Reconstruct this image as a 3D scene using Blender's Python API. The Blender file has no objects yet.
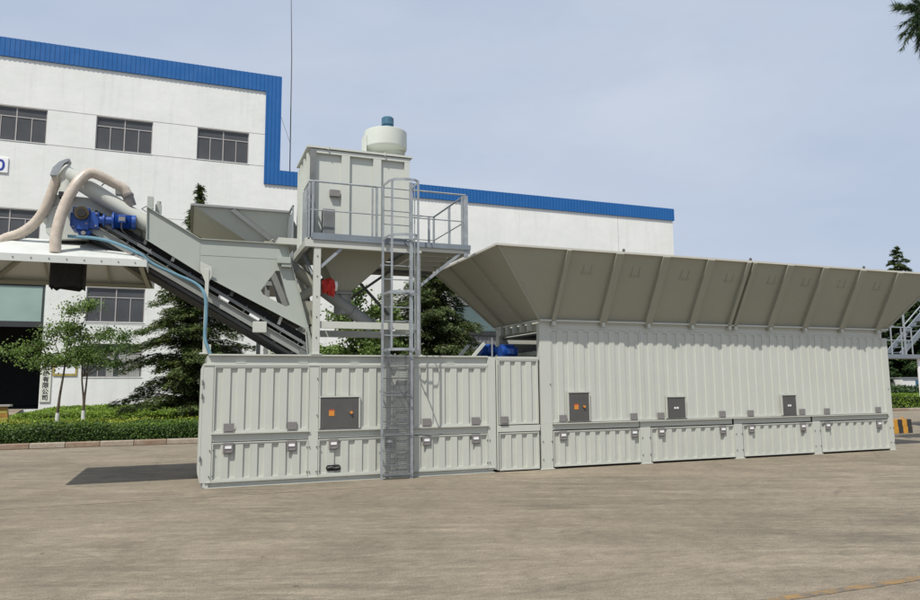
import bpy, math, random
from mathutils import Vector as V, Matrix, Quaternion
random.seed(7)
S = bpy.context.scene
C = S.collection
PI = math.pi
def sr(r, g, b):
    f = lambda c: (c/255/12.92) if c/255 <= .04045 else ((c/255+.055)/1.055)**2.4
    return (f(r), f(g), f(b))

# ------------------------------------------------------------------ materials
def nmat(name):
    m = bpy.data.materials.new(name); m.use_nodes = True
    nt = m.node_tree; nt.nodes.clear()
    o = nt.nodes.new('ShaderNodeOutputMaterial'); b = nt.nodes.new('ShaderNodeBsdfPrincipled')
    nt.links.new(b.outputs[0], o.inputs[0])
    return m, nt, b
def N(nt, t, **k):
    n = nt.nodes.new(t)
    for a, v in k.items():
        if a in n.inputs.keys(): n.inputs[a].default_value = v
        else: setattr(n, a, v)
    return n
def coords(nt, scale=(1, 1, 1), kind='Object'):
    tc = N(nt, 'ShaderNodeTexCoord'); mp = N(nt, 'ShaderNodeMapping')
    mp.inputs['Scale'].default_value = scale
    nt.links.new(tc.outputs[kind], mp.inputs[0]); return mp.outputs[0]
def noise(nt, vec, scale, detail=5, rough=.55, dist=0):
    n = N(nt, 'ShaderNodeTexNoise'); n.inputs['Scale'].default_value = scale
    n.inputs['Detail'].default_value = detail; n.inputs['Roughness'].default_value = rough
    n.inputs['Distortion'].default_value = dist
    nt.links.new(vec, n.inputs['Vector']); return n.outputs['Fac']
def ramp(nt, fac, stops, ease='LINEAR'):
    r = N(nt, 'ShaderNodeValToRGB'); e = r.color_ramp; e.interpolation = ease
    while len(e.elements) > 1: e.elements.remove(e.elements[0])
    for i, (p, c) in enumerate(stops):
        el = e.elements[0] if i == 0 else e.elements.new(p)
        el.position = p; el.color = (*c, 1) if len(c) == 3 else c
    nt.links.new(fac, r.inputs[0]); return r.outputs[0]
def g(v): return (v, v, v)
def mixc(nt, a, b, fac, mode='MIX'):
    m = N(nt, 'ShaderNodeMix', data_type='RGBA', blend_type=mode)
    for s, v in ((m.inputs[0], fac), (m.inputs[6], a), (m.inputs[7], b)):
        if isinstance(v, (int, float)): s.default_value = v
        elif isinstance(v, tuple): s.default_value = (*v[:3], 1)
        else: nt.links.new(v, s)
    return m.outputs[2]
def bump(nt, b, h, strength=.3, dist=.01):
    bp = N(nt, 'ShaderNodeBump'); bp.inputs['Strength'].default_value = strength
    bp.inputs['Distance'].default_value = dist
    nt.links.new(h, bp.inputs['Height']); nt.links.new(bp.outputs[0], b.inputs['Normal'])
M = {}
def paint(key, col, rough=.5, metal=0., var=.1, scale=1.2, streak=0., spec=.5, bmp=0.):
    m, nt, b = nmat(key); v = coords(nt)
    n = noise(nt, v, scale, 6, .6)
    c = ramp(nt, n, [(.3, tuple(x*(1-var) for x in col)), (.7, tuple(min(1, x*(1+var*.6)) for x in col))])
    if streak:
        v2 = coords(nt, (9, 9, .55)); n2 = noise(nt, v2, 1.6, 5, .65)
        mask = ramp(nt, n2, [(.52, g(0)), (.8, g(streak))])
        c = mixc(nt, c, tuple(x*.62 for x in (col[0], col[1]*.95, col[2]*.85)), mask)
    nt.links.new(c, b.inputs['Base Color'])
    r = ramp(nt, noise(nt, v, scale*4, 4), [(.3, g(max(0, rough-.08))), (.7, g(min(1, rough+.1)))])
    nt.links.new(r, b.inputs['Roughness'])
    b.inputs['Metallic'].default_value = metal
    b.inputs['Specular IOR Level'].default_value = spec
    if bmp: bump(nt, b, noise(nt, v, 2.2, 3), bmp, .02)
    M[key] = m; return m
paint('plant_paint', (.49, .503, .452), .42, var=.04, scale=.8, streak=.14, bmp=.08)
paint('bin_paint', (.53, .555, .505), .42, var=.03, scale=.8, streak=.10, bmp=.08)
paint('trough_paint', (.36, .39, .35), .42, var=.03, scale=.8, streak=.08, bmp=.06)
paint('stringer_grey', (.26, .27, .25), .45, var=.12, scale=2)
paint('rim_paint', (.50, .49, .43), .45, var=.06)
paint('dull_galvanised', (.19, .20, .205), .5, metal=.2, var=.2, scale=7)
paint('plant_paint_lower', (.48, .493, .442), .45, var=.06, scale=1.6, streak=.25, bmp=.08)
paint('plant_paint_shaded', (.318, .315, .25), .5, var=.05, scale=.7, streak=.2, bmp=.08)  # plant paint darkened and browned: underside shade of the hopper put into the colour
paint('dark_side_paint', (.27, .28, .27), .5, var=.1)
paint('galvanised', (.33, .355, .37), .4, metal=.3, var=.22, scale=7)
paint('dark_steel', (.085, .088, .085), .5, metal=.2, var=.2, scale=3)
paint('grey_steel', (.17, .18, .175), .5, metal=.2, var=.2, scale=3)
paint('latch_grey', (.20, .19, .185), .45, var=.12, scale=8)
paint('hatch_grey', (.085, .083, .078), .4, var=.12, scale=3)
paint('curtain_cloth', (.30, .30, .28), .9, var=.1)
paint('white_plate', (.8, .8, .8), .4, var=.02)
paint('black_rubber', (.012, .012, .013), .75, var=.2, scale=4)
paint('motor_blue', (.010, .06, .28), .38, var=.15, scale=6)
paint('motor_teal', (.05, .13, .20), .4, var=.15, scale=6)
paint('hood_white', (.55, .57, .54), .45, var=.04, scale=1.5, streak=.25)
paint('drum_white', (.60, .63, .57), .45, var=.05)
paint('red_cloth', (.50, .028, .02), .7, var=.25, scale=14)
paint('orange_label', (.60, .23, .035), .5, var=.05)
paint('red_label', (.50, .07, .03), .5, var=.05)
paint('brass', (.10, .075, .035), .35, metal=.6, var=.2)
paint('blue_hose', (.13, .26, .33), .35, var=.12, scale=3)
paint('cladding_blue', (.003, .098, .315), .42, var=.08, scale=.25)
paint('alu_frame', (.42, .39, .37), .4, metal=.2, var=.08)
paint('door_dark', (.03, .032, .034), .6, var=.2)
paint('roof_grey', (.25, .26, .27), .7, var=.1)
paint('interior', (.05, .05, .05), .9, var=.1)
paint('plaque', (.66, .67, .58), .5, var=.03)
paint('ink', (.03, .03, .03), .6, var=.05)
paint('sign_blue', (.01, .04, .3), .5, var=.05)
paint('amber_board', (.42, .20, .04), .6, var=.35, scale=3)
paint('amber_board_light', (.42, .33, .07), .6, var=.3, scale=3)
paint('hazard_yellow', (.55, .27, .03), .6, var=.15, scale=5)
paint('hazard_black', (.03, .03, .03), .6, var=.15)
paint('trunk_white', (.62, .62, .58), .9, var=.12, scale=10)
paint('deck_grey', (.20, .23, .26), .5, metal=.2, var=.12, scale=5)
# translucent ribbed duct hose
m, nt, b = nmat('duct_hose'); v = coords(nt)
c = ramp(nt, noise(nt, v, 9, 4), [(.3, (.42, .355, .29)), (.7, (.54, .475, .40))])
nt.links.new(c, b.inputs['Base Color']); b.inputs['Roughness'].default_value = .32
b.inputs['Subsurface Weight'].default_value = .0; M['duct_hose'] = m
# bark
m, nt, b = nmat('bark'); v = coords(nt, (6, 6, 1.5))
h = noise(nt, v, 3, 6, .7); c = ramp(nt, h, [(.3, (.035, .026, .018)), (.7, (.13, .10, .07))])
nt.links.new(c, b.inputs['Base Color']); b.inputs['Roughness'].default_value = .9; bump(nt, b, h, .6, .03); M['bark'] = m
# foliage: colour varies from leaf to leaf (random per island) and between sprays
def leafmat(key, dark, light, trans=.3, sc=1.1, rough=.55):
    m, nt, b = nmat(key)
    gi = N(nt, 'ShaderNodeNewGeometry'); v = coords(nt)
    c1 = ramp(nt, gi.outputs['Random Per Island'], [(0, dark), (1, light)])
    c2 = ramp(nt, noise(nt, v, sc, 3), [(.35, g(.7)), (.65, g(1.25))])
    c = mixc(nt, c1, c2, 1., 'MULTIPLY')
    nt.links.new(c, b.inputs['Base Color']); b.inputs['Roughness'].default_value = rough
    b.inputs['Specular IOR Level'].default_value = .35
    tr = N(nt, 'ShaderNodeBsdfTranslucent'); nt.links.new(mixc(nt, c, (1.0, 1.15, .5), .5, 'MULTIPLY'), tr.inputs[0])
    mx = N(nt, 'ShaderNodeMixShader'); mx.inputs[0].default_value = trans
    nt.links.new(b.outputs[0], mx.inputs[1]); nt.links.new(tr.outputs[0], mx.inputs[2])
    out = [n for n in nt.nodes if n.type == 'OUTPUT_MATERIAL'][0]; nt.links.new(mx.outputs[0], out.inputs[0])
    M[key] = m
leafmat('leaf_young', (.07, .12, .028), (.20, .28, .08), .4)
leafmat('leaf_olive', (.06, .115, .028), (.15, .23, .065), .4)
leafmat('needles_cedar', (.03, .055, .016), (.135, .175, .055), .25, sc=.7)
leafmat('needles_cedar_bluish', (.032, .056, .02), (.135, .17, .058), .25, sc=.7)
leafmat('needles_pine', (.02, .045, .018), (.07, .12, .05), .15, sc=3)
leafmat('leaf_dark', (.018, .045, .014), (.065, .11, .032), .2)
leafmat('leaf_hedge', (.02, .048, .010), (.085, .15, .025), .25, sc=.9)
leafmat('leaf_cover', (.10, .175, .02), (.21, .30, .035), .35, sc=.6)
leafmat('leaf_yellow', (.17, .21, .025), (.34, .38, .05), .3, sc=1.5)
paint('hedge_core', (.015, .03, .008), .9, var=.4, scale=9)
paint('soil', (.09, .065, .04), .95, var=.3, scale=3)
# plastered wall
m, nt, b = nmat('white_wall'); v = coords(nt)
c = ramp(nt, noise(nt, v, .35, 6, .6), [(.3, (.69, .70, .665)), (.7, (.775, .78, .75))])
st = ramp(nt, noise(nt, coords(nt, (1.6, 1.6, .12)), 1.3, 5, .7), [(.52, g(0)), (.82, g(.5))])
c = mixc(nt, c, (.52, .52, .50), st)
sm = ramp(nt, noise(nt, v, 1.7, 6, .7), [(.62, g(0)), (.8, g(.35))]); c = mixc(nt, c, (.58, .57, .545), sm)
nt.links.new(c, b.inputs['Base Color']); b.inputs['Roughness'].default_value = .85
bump(nt, b, noise(nt, v, 1.4, 5), .35, .05); M['white_wall'] = m
# window glass and frosted panels over the doors
m, nt, b = nmat('window_glass'); v = coords(nt)
c = ramp(nt, noise(nt, v, .5, 3), [(.3, (.055, .058, .062)), (.7, (.085, .088, .092))])
nt.links.new(c, b.inputs['Base Color']); b.inputs['Roughness'].default_value = .3; b.inputs['Specular IOR Level'].default_value = .4
bump(nt, b, noise(nt, v, .8, 2), .15, .02); M['window_glass'] = m
m, nt, b = nmat('green_glass'); v = coords(nt)
c = ramp(nt, noise(nt, v, .5, 3), [(.3, (.26, .36, .32)), (.7, (.32, .43, .385))])
nt.links.new(c, b.inputs['Base Color']); b.inputs['Roughness'].default_value = .35; M['green_glass'] = m
# concrete yard: tyre streaks run along gentle arcs
m, nt, b = nmat('yard_concrete'); tc = N(nt, 'ShaderNodeTexCoord'); P = tc.outputs['Object']
def arcs(cx, cy, k, det=4, wob=.12):
    s = N(nt, 'ShaderNodeVectorMath', operation='SUBTRACT'); nt.links.new(P, s.inputs[0]); s.inputs[1].default_value = (cx, cy, 0)
    w = N(nt, 'ShaderNodeTexNoise'); w.inputs['Scale'].default_value = .12; w.inputs['Detail'].default_value = 2; nt.links.new(P, w.inputs['Vector'])
    sc = N(nt, 'ShaderNodeVectorMath', operation='LENGTH'); nt.links.new(s.outputs[0], sc.inputs[0])
    a = N(nt, 'ShaderNodeMath', operation='MULTIPLY_ADD'); nt.links.new(w.outputs['Fac'], a.inputs[0]); a.inputs[1].default_value = 10*wob; nt.links.new(sc.outputs['Value'], a.inputs[2])
    sx = N(nt, 'ShaderNodeSeparateXYZ'); nt.links.new(P, sx.inputs[0])
    cb = N(nt, 'ShaderNodeCombineXYZ'); nt.links.new(a.outputs[0], cb.inputs[0])
    q = N(nt, 'ShaderNodeMath', operation='MULTIPLY'); nt.links.new(sx.outputs[0], q.inputs[0]); q.inputs[1].default_value = .075
    nt.links.new(q.outputs[0], cb.inputs[1])
    return noise(nt, cb.outputs[0], k, det+3, .68)
base = ramp(nt, noise(nt, P, .16, 5, .6), [(.3, (.180, .153, .112)), (.72, (.232, .199, .148))])
def mul(c, fac, lo, hi, a=.3, bb=.7, warm=1.):
    return mixc(nt, c, ramp(nt, fac, [(a, g(lo)), (bb, (hi, hi, hi*warm))]), 1., 'MULTIPLY')
def mulm(c, fac, lo, hi, a, bb, mscale):      # streaks that come and go
    k = ramp(nt, noise(nt, P, mscale, 3, .5), [(.40, g(.12)), (.62, g(1))])
    return mixc(nt, c, ramp(nt, fac, [(a, g(lo)), (bb, g(hi))]), k, 'MULTIPLY')
c = mul(base, arcs(-22, -60, 1.1, 5), .86, 1.12, .34, .66)
c = mulm(c, arcs(-30, -75, 6.5, 5), .84, 1.16, .39, .61, .22)
c = mulm(c, arcs(-14, -62, 4.6, 4), .86, 1.13, .39, .61, .16)
c = mulm(c, arcs(26, 72, 3.6, 4), .86, 1.12, .38, .62, .19)
c = mulm(c, arcs(38, 66, 5.3, 4, .3), .86, 1.14, .38, .62, .25)
c = mul(c, noise(nt, P, .9, 8, .72, .8), .83, 1.15, .35, .65)
c = mixc(nt, c, (.255, .205, .155), ramp(nt, noise(nt, P, .33, 6, .65), [(.5, g(0)), (.68, g(.45))]))
tm = ramp(nt, arcs(26, -14, 1.6, 2, .05), [(.60, g(0)), (.67, g(.55)), (.74, g(0))]); c = mixc(nt, c, (.10, .09, .075), mixc(nt, tm, ramp(nt, noise(nt, P, .35, 3), [(.5, g(0)), (.62, g(1))]), 1., 'MULTIPLY'))
tm = ramp(nt, arcs(-12, 40, 1.9, 2, .05), [(.62, g(0)), (.68, g(.5)), (.74, g(0))]); c = mixc(nt, c, (.10, .09, .075), mixc(nt, tm, ramp(nt, noise(nt, P, .28, 3), [(.48, g(0)), (.6, g(1))]), 1., 'MULTIPLY'))
c = mul(c, noise(nt, P, 7, 7, .75), .85, 1.12)
c = mul(c, noise(nt, P, 45, 6, .8), .72, 1.26, .38, .62)
c = mul(c, noise(nt, coords(nt, (1, 2.6, 1)), 5, 7, .75), .86, 1.12, .38, .62)
st = ramp(nt, noise(nt, P, .55, 6, .65, 1.2), [(.60, g(0)), (.78, g(.45))]); c = mixc(nt, c, (.15, .13, .105), st)
vo = N(nt, 'ShaderNodeTexVoronoi', feature='DISTANCE_TO_EDGE'); vo.inputs['Scale'].default_value = .11
wd = N(nt, 'ShaderNodeTexNoise'); wd.inputs['Scale'].default_value = .8; wd.inputs['Detail'].default_value = 6; nt.links.new(P, wd.inputs['Vector'])
wm = mixc(nt, P, wd.outputs['Color'], .35, 'ADD') ; nt.links.new(wm, vo.inputs['Vector'])
cr = ramp(nt, vo.outputs['Distance'], [(0, g(.2)), (.0008, g(0))]); c = mixc(nt, c, (.09, .075, .06), cr)
v2 = N(nt, 'ShaderNodeTexVoronoi'); v2.inputs['Scale'].default_value = 1.3; nt.links.new(P, v2.inputs['Vector'])
sp = ramp(nt, v2.outputs['Distance'], [(0, g(.8)), (.028, g(.7)), (.045, g(0))]); c = mixc(nt, c, (.06, .05, .04), sp)
nt.links.new(c, b.inputs['Base Color']); b.inputs['Roughness'].default_value = .82; b.inputs['Specular IOR Level'].default_value = .3
bump(nt, b, noise(nt, P, 30, 7, .75), .7, .010); M['yard_concrete'] = m
# worn painted line (alpha-free: paint shows only where it has survived)
def worn(key, col, lo, hi, under=(.24, .20, .16), amt=1.):
    m, nt, b = nmat(key); v = coords(nt)
    w = ramp(nt, noise(nt, v, 3.2, 8, .75), [(lo, g(0)), (hi, g(amt))])
    u = ramp(nt, noise(nt, v, 9, 6, .7), [(.3, tuple(x*.8 for x in under)), (.7, tuple(x*1.15 for x in under))])
    nt.links.new(mixc(nt, u, col, w), b.inputs['Base Color']); b.inputs['Roughness'].default_value = .85; M[key] = m
worn('worn_yellow', (.28, .165, .05), .44, .62, (.12, .108, .09))
worn('faint_yellow', (.26, .18, .095), .42, .7, (.205, .178, .138), .6)
worn('kerb_red', (.22, .13, .085), .34, .66, (.30, .25, .19))
worn('kerb_white', (.37, .33, .27), .3, .6, (.27, .20, .145))

# ------------------------------------------------------------------ mesh builder
def wloc(o):
    r = V((0, 0, 0))
    while o: r = r+o.location; o = o.parent
    return r
class MB:
    def __init__(s): s.v = []; s.f = []; s.p = []
    def add(s, vs, fs):
        n = len(s.v); s.p.append((n, len(s.f))); s.v += [tuple(p) for p in vs]; s.f += [tuple(i+n for i in f) for f in fs]; return s
    def box(s, x0, x1, y0, y1, z0, z1):
        return s.add([(x0,y0,z0),(x1,y0,z0),(x1,y1,z0),(x0,y1,z0),(x0,y0,z1),(x1,y0,z1),(x1,y1,z1),(x0,y1,z1)],
                     [(3,2,1,0),(4,5,6,7),(0,1,5,4),(1,2,6,5),(2,3,7,6),(3,0,4,7)])
    def beam(s, p, q, A, B):          # box from p to q, full cross-section vectors A and B
        p, q, A, B = V(p), V(q), V(A)/2, V(B)/2
        vs = [p-A-B, p+A-B, p+A+B, p-A+B, q-A-B, q+A-B, q+A+B, q-A+B]
        return s.add(vs, [(3,2,1,0),(4,5,6,7),(0,1,5,4),(1,2,6,5),(2,3,7,6),(3,0,4,7)])
    def bar(s, p, q, w, d=None):      # square bar, sides chosen automatically
        p, q = V(p), V(q); t = (q-p).normalized(); up = V((0, 1, 0)) if abs(t.y) < .9 else V((1, 0, 0))
        a = t.cross(up).normalized(); b_ = t.cross(a).normalized()
        return s.beam(p, q, a*w, b_*(d or w))
    def prism(s, poly, y0, y1):       # polygon in XZ, extruded along Y
        n = len(poly); vs = [(x, y0, z) for x, z in poly]+[(x, y1, z) for x, z in poly]
        fs = [tuple(range(n)), tuple(range(2*n-1, n-1, -1))]+[(i, i+n, (i+1) % n+n, (i+1) % n) for i in range(n)]
        return s.add(vs, fs)
    def slab(s, quad, t):             # quad with thickness vector t
        t = V(t); vs = [V(p) for p in quad]; n = len(vs); vs += [p+t for p in vs]
        fs = [tuple(range(n)), tuple(range(2*n-1, n-1, -1))]+[(i, i+n, (i+1) % n+n, (i+1) % n) for i in range(n)]
        return s.add(vs, fs)
    def tube(s, pts, r, seg=10, caps=True):
        pts = [V(p) for p in pts]; rs = r if isinstance(r, (list, tuple)) else [r]*len(pts)
        n0 = len(s.v); s.p.append((n0, len(s.f))); t0 = (pts[1]-pts[0]).normalized()
        a = t0.orthogonal().normalized(); prev = t0; rings = []
        for i, p in enumerate(pts):
            t = (pts[min(i+1, len(pts)-1)]-pts[max(i-1, 0)]).normalized()
            qd = prev.rotation_difference(t); a = (qd @ a); a = (a-t*a.dot(t)).normalized(); prev = t
            b_ = t.cross(a)
            s.v += [tuple(p+(a*math.cos(2*PI*k/seg)+b_*math.sin(2*PI*k/seg))*rs[i]) for k in range(seg)]
        for i in range(len(pts)-1):
            for k in range(seg):
                s.f.append((n0+i*seg+k, n0+i*seg+(k+1) % seg, n0+(i+1)*seg+(k+1) % seg, n0+(i+1)*seg+k))
        if caps:
            s.f.append(tuple(n0+k for k in reversed(range(seg)))); m_ = n0+(len(pts)-1)*seg
            s.f.append(tuple(m_+k for k in range(seg)))
        return s
    def cyl(s, p, q, r, seg=16): return s.tube([p, q], r, seg)
    def lathe(s, c, prof, seg=32):    # prof: (r, z) list about vertical axis at c
        n0 = len(s.v); s.p.append((n0, len(s.f))); c = V(c)
        for r, z in prof: s.v += [(c.x+r*math.cos(2*PI*k/seg), c.y+r*math.sin(2*PI*k/seg), c.z+z) for k in range(seg)]
        for i in range(len(prof)-1):
            for k in range(seg): s.f.append((n0+i*seg+k, n0+i*seg+(k+1) % seg, n0+(i+1)*seg+(k+1) % seg, n0+(i+1)*seg+k))
        s.f.append(tuple(n0+k for k in reversed(range(seg)))); m_ = n0+(len(prof)-1)*seg; s.f.append(tuple(m_+k for k in range(seg)))
        return s
    def split(s, name, mat, parent, smooth=False, bevel=0):   # every piece added becomes a part of its own
        ends = s.p[1:]+[(len(s.v), len(s.f))]
        for (v0, f0), (v1, f1) in zip(s.p, ends):
            q = MB(); q.v = s.v[v0:v1]; q.f = [tuple(i-v0 for i in f) for f in s.f[f0:f1]]; o = q.build(name, mat, parent, smooth, bevel)
        return o
    def build(s, name, mat, parent=None, smooth=False, bevel=0, origin=None):
        o_ = wloc(parent) if parent else V(origin or (0, 0, 0))
        me = bpy.data.meshes.new(name); me.from_pydata([(x-o_.x, y-o_.y, z-o_.z) for x, y, z in s.v], [], s.f)
        me.materials.append(M[mat] if isinstance(mat, str) else mat)
        me.update()
        if smooth:
            for p in me.polygons: p.use_smooth = True
            me.set_sharp_from_angle(angle=math.radians(35))
        ob = bpy.data.objects.new(name, me); C.objects.link(ob)
        if parent: ob.parent = parent
        else: ob.location = o_
        if bevel:
            md = ob.modifiers.new('Bevel', 'BEVEL'); md.width = bevel; md.segments = 2; md.limit_method = 'ANGLE'
        return ob
def tag(o, label=None, cat=None, group=None, kind=None):
    for k, v_ in (('label', label), ('category', cat), ('group', group), ('kind', kind)):
        if v_: o[k] = v_
    return o
def empty(name, loc, label, cat, group=None):
    o = bpy.data.objects.new(name, None); C.objects.link(o); o.location = loc; o.empty_display_size = .3
    return tag(o, label, cat, group)
def smooth_path(pts, n=8):
    pts = [V(p) for p in pts]; P_ = [pts[0]*2-pts[1]]+pts+[pts[-1]*2-pts[-2]]; out = []
    for i in range(1, len(P_)-2):
        a, b_, c_, d = P_[i-1:i+3]
        for k in range(n):
            t = k/n; out.append(.5*((2*b_)+(c_-a)*t+(2*a-5*b_+4*c_-d)*t*t+(3*b_-a-3*c_+d)*t**3))
    out.append(P_[-2]); return out
def copy_part(o, parent, dloc):
    c_ = o.copy(); C.objects.link(c_); c_.parent = parent; c_.location = o.location+V(dloc)
    for ch in list(o.children): copy_part(ch, c_, (0, 0, 0))
    return c_
def text_mesh(name, s_, size, mat, parent, loc, ext=.01, align='LEFT', space=1., weight=0.):
    cu = bpy.data.curves.new(name, 'FONT'); cu.body = s_; cu.size = size; cu.extrude = ext; cu.align_x = align; cu.space_line = space; cu.offset = weight
    t = bpy.data.objects.new(name, cu); C.objects.link(t)
    bpy.context.view_layer.update(); dg = bpy.context.evaluated_depsgraph_get()
    me = bpy.data.meshes.new_from_object(t.evaluated_get(dg)); bpy.data.objects.remove(t)
    me.name = name; me.materials.clear(); me.materials.append(M[mat])
    me.transform(Matrix.Rotation(PI/2, 4, 'X'))
    o = bpy.data.objects.new(name, me); C.objects.link(o); o.parent = parent
    o.location = V(loc)-wloc(parent); return o

# ------------------------------------------------------------------ camera, sun, sky
R_ = V((0.9341619, -0.35676424, -0.00779841)); U_ = V((-0.03611182, -0.11625239, 0.992563)); F_ = V((0.35501757, 0.92693293, 0.12148196))
cam = bpy.data.cameras.new('camera'); co = bpy.data.objects.new('camera', cam); C.objects.link(co)
co.matrix_world = Matrix(((R_.x, U_.x, -F_.x, 0), (R_.y, U_.y, -F_.y, 0), (R_.z, U_.z, -F_.z, 1.9), (0, 0, 0, 1)))
cam.sensor_width = 36; cam.lens = 706.94/920*36; cam.shift_y = -1.6/920; cam.clip_end = 2000; cam.clip_start = .05
S.camera = co
travel = V((.43, .45, -1)).normalized()
sun = bpy.data.lights.new('sun', 'SUN'); so = bpy.data.objects.new('sun', sun); C.objects.link(so)
so.rotation_mode = 'QUATERNION'; so.rotation_quaternion = travel.to_track_quat('-Z', 'Y'); so.location = (-20, -20, 50)
sun.energy = 4.7; sun.angle = math.radians(.55); sun.color = (1, .955, .88)
elev = math.asin(-travel.z); rot = math.atan2(-travel.x, -travel.y)
w = bpy.data.worlds.new('World'); S.world = w; w.use_nodes = True; nt = w.node_tree; nt.nodes.clear()
out = N(nt, 'ShaderNodeOutputWorld'); bg = N(nt, 'ShaderNodeBackground'); nt.links.new(bg.outputs[0], out.inputs[0])
sky = N(nt, 'ShaderNodeTexSky', sky_type='NISHITA'); sky.sun_disc = False; sky.sun_elevation = elev; sky.sun_rotation = rot
sky.air_density = 1.0; sky.dust_density = 3.0; sky.ozone_density = 1.2; sky.altitude = 50
# thin high cloud veil: procedural noise over the sky dome
tc = N(nt, 'ShaderNodeTexCoord'); mp = N(nt, 'ShaderNodeMapping'); mp.inputs['Scale'].default_value = (1.2, 1.2, 3.2); nt.links.new(tc.outputs['Generated'], mp.inputs[0])
cl = noise(nt, mp.outputs[0], 1.5, 6, .55, .3); cm = ramp(nt, cl, [(.36, g(0)), (.68, g(.62))])
skyc = mixc(nt, mixc(nt, sky.outputs[0], (5.15, 6.0, 7.5), .88), (6.5, 7.0, 7.95), cm)
nt.links.new(skyc, bg.inputs[0]); bg.inputs[1].default_value = .1
S.view_settings.view_transform = 'Standard'; S.view_settings.look = 'None'; S.view_settings.exposure = 0; S.view_settings.gamma = 1
S.cycles.use_adaptive_sampling = True; S.cycles.max_bounces = 6

# ------------------------------------------------------------------ ground
tag(MB().add([(-400, -60, 0), (500, -60, 0), (500, 600, 0), (-400, 600, 0)], [(0, 1, 2, 3)]).build('ground', 'yard_concrete'), kind='structure')
def strip(name, mat, x0, x1, y0, y1, z, seg=40, wob=.0):
    vs = []; fs = []
    for i in range(seg+1):
        x = x0+(x1-x0)*i/seg
        vs += [(x, y0+random.uniform(-wob, wob), z), (x, y1+random.uniform(-wob, wob), z)]
    for i in range(seg): fs.append((2*i, 2*i+2, 2*i+3, 2*i+1))
    return MB().add(vs, fs).build(name, mat)
tag(strip('painted_line', 'worn_yellow', 3.2, 30, 5.03, 5.14, .004, 260, .008), kind='structure')
tag(strip('painted_line', 'faint_yellow', -30, 3.6, 13.35, 13.45, .004, 120, .01), kind='structure')
# shallow concrete ramp to the factory door and soil of the planting bed
tag(MB().add([(-40, 44, .006), (-9.3, 44, .006), (-9.3, 50, .66), (-40, 50, .66)], [(0, 1, 2, 3)]).build('door_ramp', 'yard_concrete'), kind='structure')
tag(MB().box(-30, 24, 26.3, 49.9, .002, .14).build('planting_bed', 'soil'), kind='structure')
tag(MB().box(30, 110, 33.4, 90, .002, .14).build('far_planting_bed', 'soil'), kind='structure')
# kerbs: painted stones, one long kerb each
def kerb(x0, x1, y, wdt, label, mats=('kerb_red', 'kerb_white')):
    e = empty('kerb', (x0, y, 0), label, 'kerb'); bs = [MB(), MB()]
    x = x0; k = 0
    while x < x1:
        L = random.choice((.8, 1.0, 1.0, 1.6)); bs[k % 2].box(x+.006, min(x+L, x1)-.006, y+random.uniform(-.006, .006), y+wdt, 0, .17+random.uniform(-.004, .004)); x += L; k += 1
    bs[0].build('kerb_stones', mats[0], e, bevel=.02); bs[1].build('kerb_stones', mats[1], e, bevel=.02)
kerb(-30, 24, 25.98, .3, 'low kerb of faded red and white stones in front of the left hedge')
kerb(30, 110, 33.1, .3, 'far reddish kerb beyond the right end of the plant')

# ------------------------------------------------------------------ foliage helpers
def leaf(s, p, n, size, asp=1.5, tri=False):
    n = n.normalized(); a = n.orthogonal().normalized(); a = Quaternion(n, random.uniform(0, 2*PI)) @ a; b_ = n.cross(a)
    a *= size*asp/2; b_ *= size/2; k = len(s.v)
    s.v += [tuple(p-a), tuple(p+b_), tuple(p+a), tuple(p-b_)]; s.f.append((k, k+1, k+2, k+3))
def rv(): return V((random.gauss(0, 1), random.gauss(0, 1), random.gauss(0, 1))).normalized()
def hedge_cover(x0, x1, y0, y1, ztop, zbot, dens, size, bumpy=.05, sides=True, zfun=None):
    s = MB(); A = (x1-x0)*(y1-y0)
    zf = zfun or (lambda x, y: ztop)
    for i in range(int(A*dens)):
        x, y = random.uniform(x0, x1), random.uniform(y0, y1)
        leaf(s, V((x, y, zf(x, y)+random.gauss(0, bumpy))), rv()+V((0, -.2, .9)), size*random.uniform(.6, 1.4))
    if sides:
        for i in range(int((x1-x0)*(ztop-zbot)*dens*1.5)):
            x = random.uniform(x0, x1); z = random.uniform(zbot, zf(x, y0))
            leaf(s, V((x, y0+random.gauss(0, bumpy)-.02, z)), rv()+V((0, -.9, .3)), size*random.uniform(.6, 1.4))
        for (xs, d) in ((x0, -1), (x1, 1)):
            for i in range(int((y1-y0)*(ztop-zbot)*dens)):
                y = random.uniform(y0, y1); leaf(s, V((xs+random.gauss(0, bumpy), y, random.uniform(zbot, zf(xs, y)))), rv()+V((d, 0, .2)), size*random.uniform(.6, 1.4))
    return s
def hedge(name, x0, x1, y0, y1, z1, mat, dens, size, label, cat='hedge', bumpy=.05, zfun=None):
    e = empty(name, ((x0+x1)/2, y0, 0), label, cat)
    nx = 40; vs = []; fs = []
    zf = zfun or (lambda x, y: z1)
    for i in range(nx+1):
        x = x0+(x1-x0)*i/nx
        for (y, z) in ((y0, .1), (y0, zf(x, y0)-.06), ((y0+y1)/2, zf(x, (y0+y1)/2)-.06), (y1, zf(x, y1)-.06), (y1, .1)): vs.append((x, y, z))
    for i in range(nx):
        for k in range(4): fs.append((i*5+k, (i+1)*5+k, (i+1)*5+k+1, i*5+k+1))
    fs += [tuple(range(5)), tuple(nx*5+4-k for k in range(5))]
    MB().add(vs, fs).build('stems', 'hedge_core', e)
    hedge_cover(x0, x1, y0, y1, z1, .1, dens, size, bumpy, True, zf).build('leaves', mat, e)
    return e
wav = lambda x, y: .04*math.sin(x*1.7+y)+.03*math.sin(x*4.1+1)
hedge('hedge', -8, 1.6, 26.45, 28.7, .72, 'leaf_hedge', 1100, .045, 'long clipped green hedge right behind the left kerb', zfun=lambda x, y: .60+wav(x, y))
hedge_top = [o for o in C.objects if o.name.startswith('leaves')][-1]
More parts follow.
